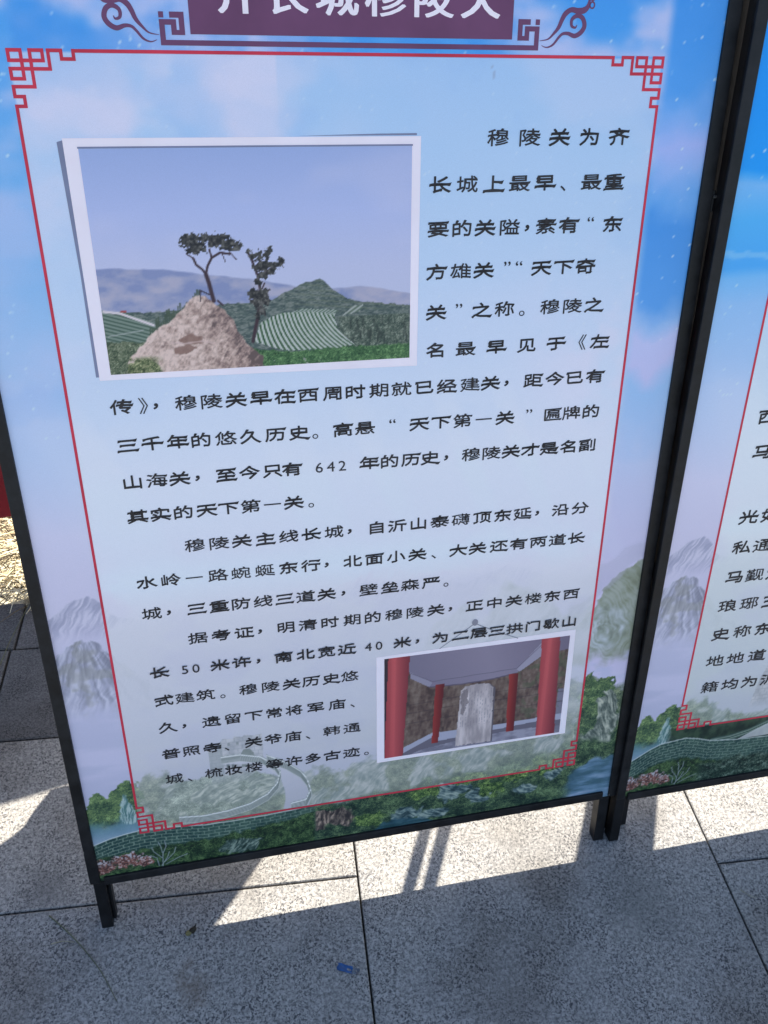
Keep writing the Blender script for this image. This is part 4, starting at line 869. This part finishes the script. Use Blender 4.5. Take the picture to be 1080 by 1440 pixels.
sc = bpy.data.objects.new('plastic_scrap', None); link(sc); sc.scale = (1.2, 1.15, 1.1); sc.location = (0.333, -0.150, 0.0005); sc.rotation_euler = (0, 0, R(-24))
tag(sc, 'small torn blue plastic strip with greyish end lying on the slab by the joint', 'plastic scrap')
wavy('blue_strip', 0.023, 0.0105, M['blue'], sc, -0.016, 1); wavy('grey_end', 0.010, 0.0085, M['clear'], sc, 0.0068, 2)
# withered bud husk
bud = bpy.data.objects.new('dry_bud', None); link(bud); bud.location = (0.0655, -0.034, 0.0); bud.rotation_euler = (0, 0, R(18))
tag(bud, 'small dark withered bud with olive husk lying just before the lit wedge', 'dry bud')
M['bud'] = straw_mat('dark_bud', (0.012, 0.010, 0.008), (0.03, 0.024, 0.015)); M['husk'] = straw_mat('olive_husk', (0.09, 0.08, 0.03), (0.16, 0.14, 0.06))
def blob(name, sx, sy, sz, loc, mat, pinch, seed):
    V = []; F = []; n = 12; m_ = 7; r = random.Random(seed)
    for j in range(m_ + 1):
        th = math.pi * j / m_
        for i in range(n):
            a = 2 * math.pi * i / n; k = 1 + 0.12 * math.sin(3 * a + seed) * math.sin(th)
            x = math.cos(th); rr = math.sin(th) * k * (1 - pinch * max(0, x))
            V.append((loc[0] + sx * x, loc[1] + sy * rr * math.cos(a), max(0.0002, loc[2] + sz * rr * math.sin(a) + 0.3 * sz * max(0, x) ** 2)))
    for j in range(m_):
        for i in range(n): q = (i + 1) % n; F.append((j * n + i, j * n + q, (j + 1) * n + q, (j + 1) * n + i))
    return mesh_obj(name, V, F, mat, bud, True)
blob('husk', 0.0065, 0.0048, 0.004, (-0.005, -0.001, 0.0036), M['husk'], 0.2, 1); blob('bud_body', 0.0072, 0.0052, 0.0055, (0.003, 0.0, 0.0046), M['bud'], 0.3, 2)
mesh_obj('tip', [(0.006, -0.003, 0.004), (0.0125, 0.006, 0.010), (0.004, 0.004, 0.006), (0.007, 0.001, 0.003), (0.006, 0.003, 0.0072)], [(0, 1, 4), (4, 1, 2), (2, 1, 3), (3, 1, 0), (0, 4, 2, 3)], M['bud'], bud)

# ------------------------------------------------------------------ red panel, and casters added behind the boards for the shadows on the slabs
M['red'], t, p = new_mat('red_board_paint', (0.30, 0.012, 0.02), 0.5, 0.4)
n = node(t, 'ShaderNodeTexNoise', i_Scale=5.0, i_Detail=4.0); t.links.new(world_pos(t), n.inputs[0]); t.links.new(ramp(t, n.outputs[0], [(0.35, (0.13, 0.006, 0.012)), (0.65, (0.20, 0.009, 0.018))]), p.inputs['Base Color'])
rb = bpy.data.objects.new('red_panel', None); link(rb); rb.location = (-0.25, 1.005, 0); rb.rotation_euler = (0, 0, R(10.2)); tag(rb, 'dark red panel standing beyond the straw at the left edge, lower edge only in view', 'panel')
mb = MB(); mb.box(-1.4, 0.60, -0.002, 0.020, 0.185, 1.071, 0.002); mb.build('panel_sheet', M['red'], rb)
for x in (-1.30, -0.42, 0.55): mb = MB(); mb.box(x - 0.012, x + 0.012, 0.0205, 0.042, 0.0, 1.05, 0.001); mb.build('leg', M['black_leg'], rb)
m, t, p = new_mat('cutout_plywood', (0.3, 0.22, 0.13), 0.6, 0.3); M['ply'] = m
n = node(t, 'ShaderNodeTexNoise', i_Scale=7.0, i_Detail=5.0); t.links.new(world_pos(t), n.inputs[0]); t.links.new(ramp(t, n.outputs[0], [(0.35, (0.22, 0.15, 0.09)), (0.65, (0.36, 0.27, 0.17))]), p.inputs['Base Color'])
sb = bpy.data.objects.new('shadow_cutout', None); link(sb); sb.location = (0, 0.60, 0); tag(sb, 'unseen rounded plywood cut-out added behind the left board to cast a shadow', 'sign')
pl = [(-0.02, 0.405), (-0.046, 0.412), (-0.051, 0.447), (-0.052, 0.48), (-0.050, 0.51), (-0.060, 0.535), (-0.078, 0.560), (-0.12, 0.61), (-0.16, 0.68), (-0.17, 0.78), (-0.13, 0.90), (-0.06, 1.01), (0.03, 1.10), (0.14, 1.16), (0.26, 1.15), (0.35, 1.08), (0.41, 0.97), (0.443, 0.86), (0.463, 0.78), (0.481, 0.70), (0.50, 0.62), (0.50, 0.50), (0.46, 0.41)]  # added unseen cut-out, its outline shaped to cast the curved shadow edges
n = len(pl); mb = MB(); mb.add([(x, y, z) for y in (-0.006, 0.006) for x, z in pl], [tuple(range(n)), tuple(range(2 * n - 1, n - 1, -1))] + [(k, k + n, (k + 1) % n + n, (k + 1) % n) for k in range(n)]); mb.build('cutout_panel', M['ply'], sb)
for x in (0.10, 0.36): mb = MB(); mb.box(x - 0.015, x + 0.015, 0.0065, 0.030, 0.0, 0.9, 0.001); mb.build('leg', M['ply'], sb)
for x0, x1, lb in ((0.797, 0.822, 'thin grey steel pole set unseen behind the board for its shadow, nearer its middle'), (0.838, 0.865, 'thicker grey steel pole set unseen behind the board for its shadow, nearer the hinge')):
    c = (x0 + x1) / 2; r_ = (x1 - x0) / 2
    pr = bpy.data.objects.new('steel_pole', None); link(pr); pr.location = (c, 0.6, 0); tag(pr, lb, 'pole', 'steel poles behind the boards')  # unseen poles placed so their shadows make the twin bands
    mb = MB(); mb.tube([(0, 0, 0.006), (0, 0, 1.25)], r_, 20); mb.build('pole', M['steel'], pr, False)
    mb = MB(); mb.lathe([(0.0, 0.008), (r_ + .004, 0.008), (r_ + .012, 0.004), (r_ + .012, 0.0), (0, 0)], (0, 0), 24); mb.build('foot_plate', M['steel'], pr)
m, t, p = new_mat('plank_wood', (0.3, 0.2, 0.12), 0.7, 0.3); M['plank'] = m
n = node(t, 'ShaderNodeTexWave', i_Scale=6.0, i_Distortion=6.0, i_Detail=3.0); t.links.new(world_pos(t), n.inputs[0]); t.links.new(ramp(t, n.outputs[0], [(0.2, (0.22, 0.14, 0.08)), (0.8, (0.36, 0.25, 0.15))]), p.inputs['Base Color'])
mb = MB(); mb.add([(x, y, z) for y in (0.59, 0.61) for x, z in ((1.185, 0.0), (1.335, 0.0), (1.32, 0.72), (1.31, 1.2), (1.135, 1.2), (1.165, 0.72))],
                  [(0, 1, 2, 3, 4, 5), (11, 10, 9, 8, 7, 6)] + [(k, k + 6, (k + 1) % 6 + 6, (k + 1) % 6) for k in range(6)])
tag(mb.build('shadow_plank', M['plank']), 'unseen upright tapering plank added behind the right board to cast a shadow', 'plank')  # added unseen plank, tapered to match the broad shadow by the posts
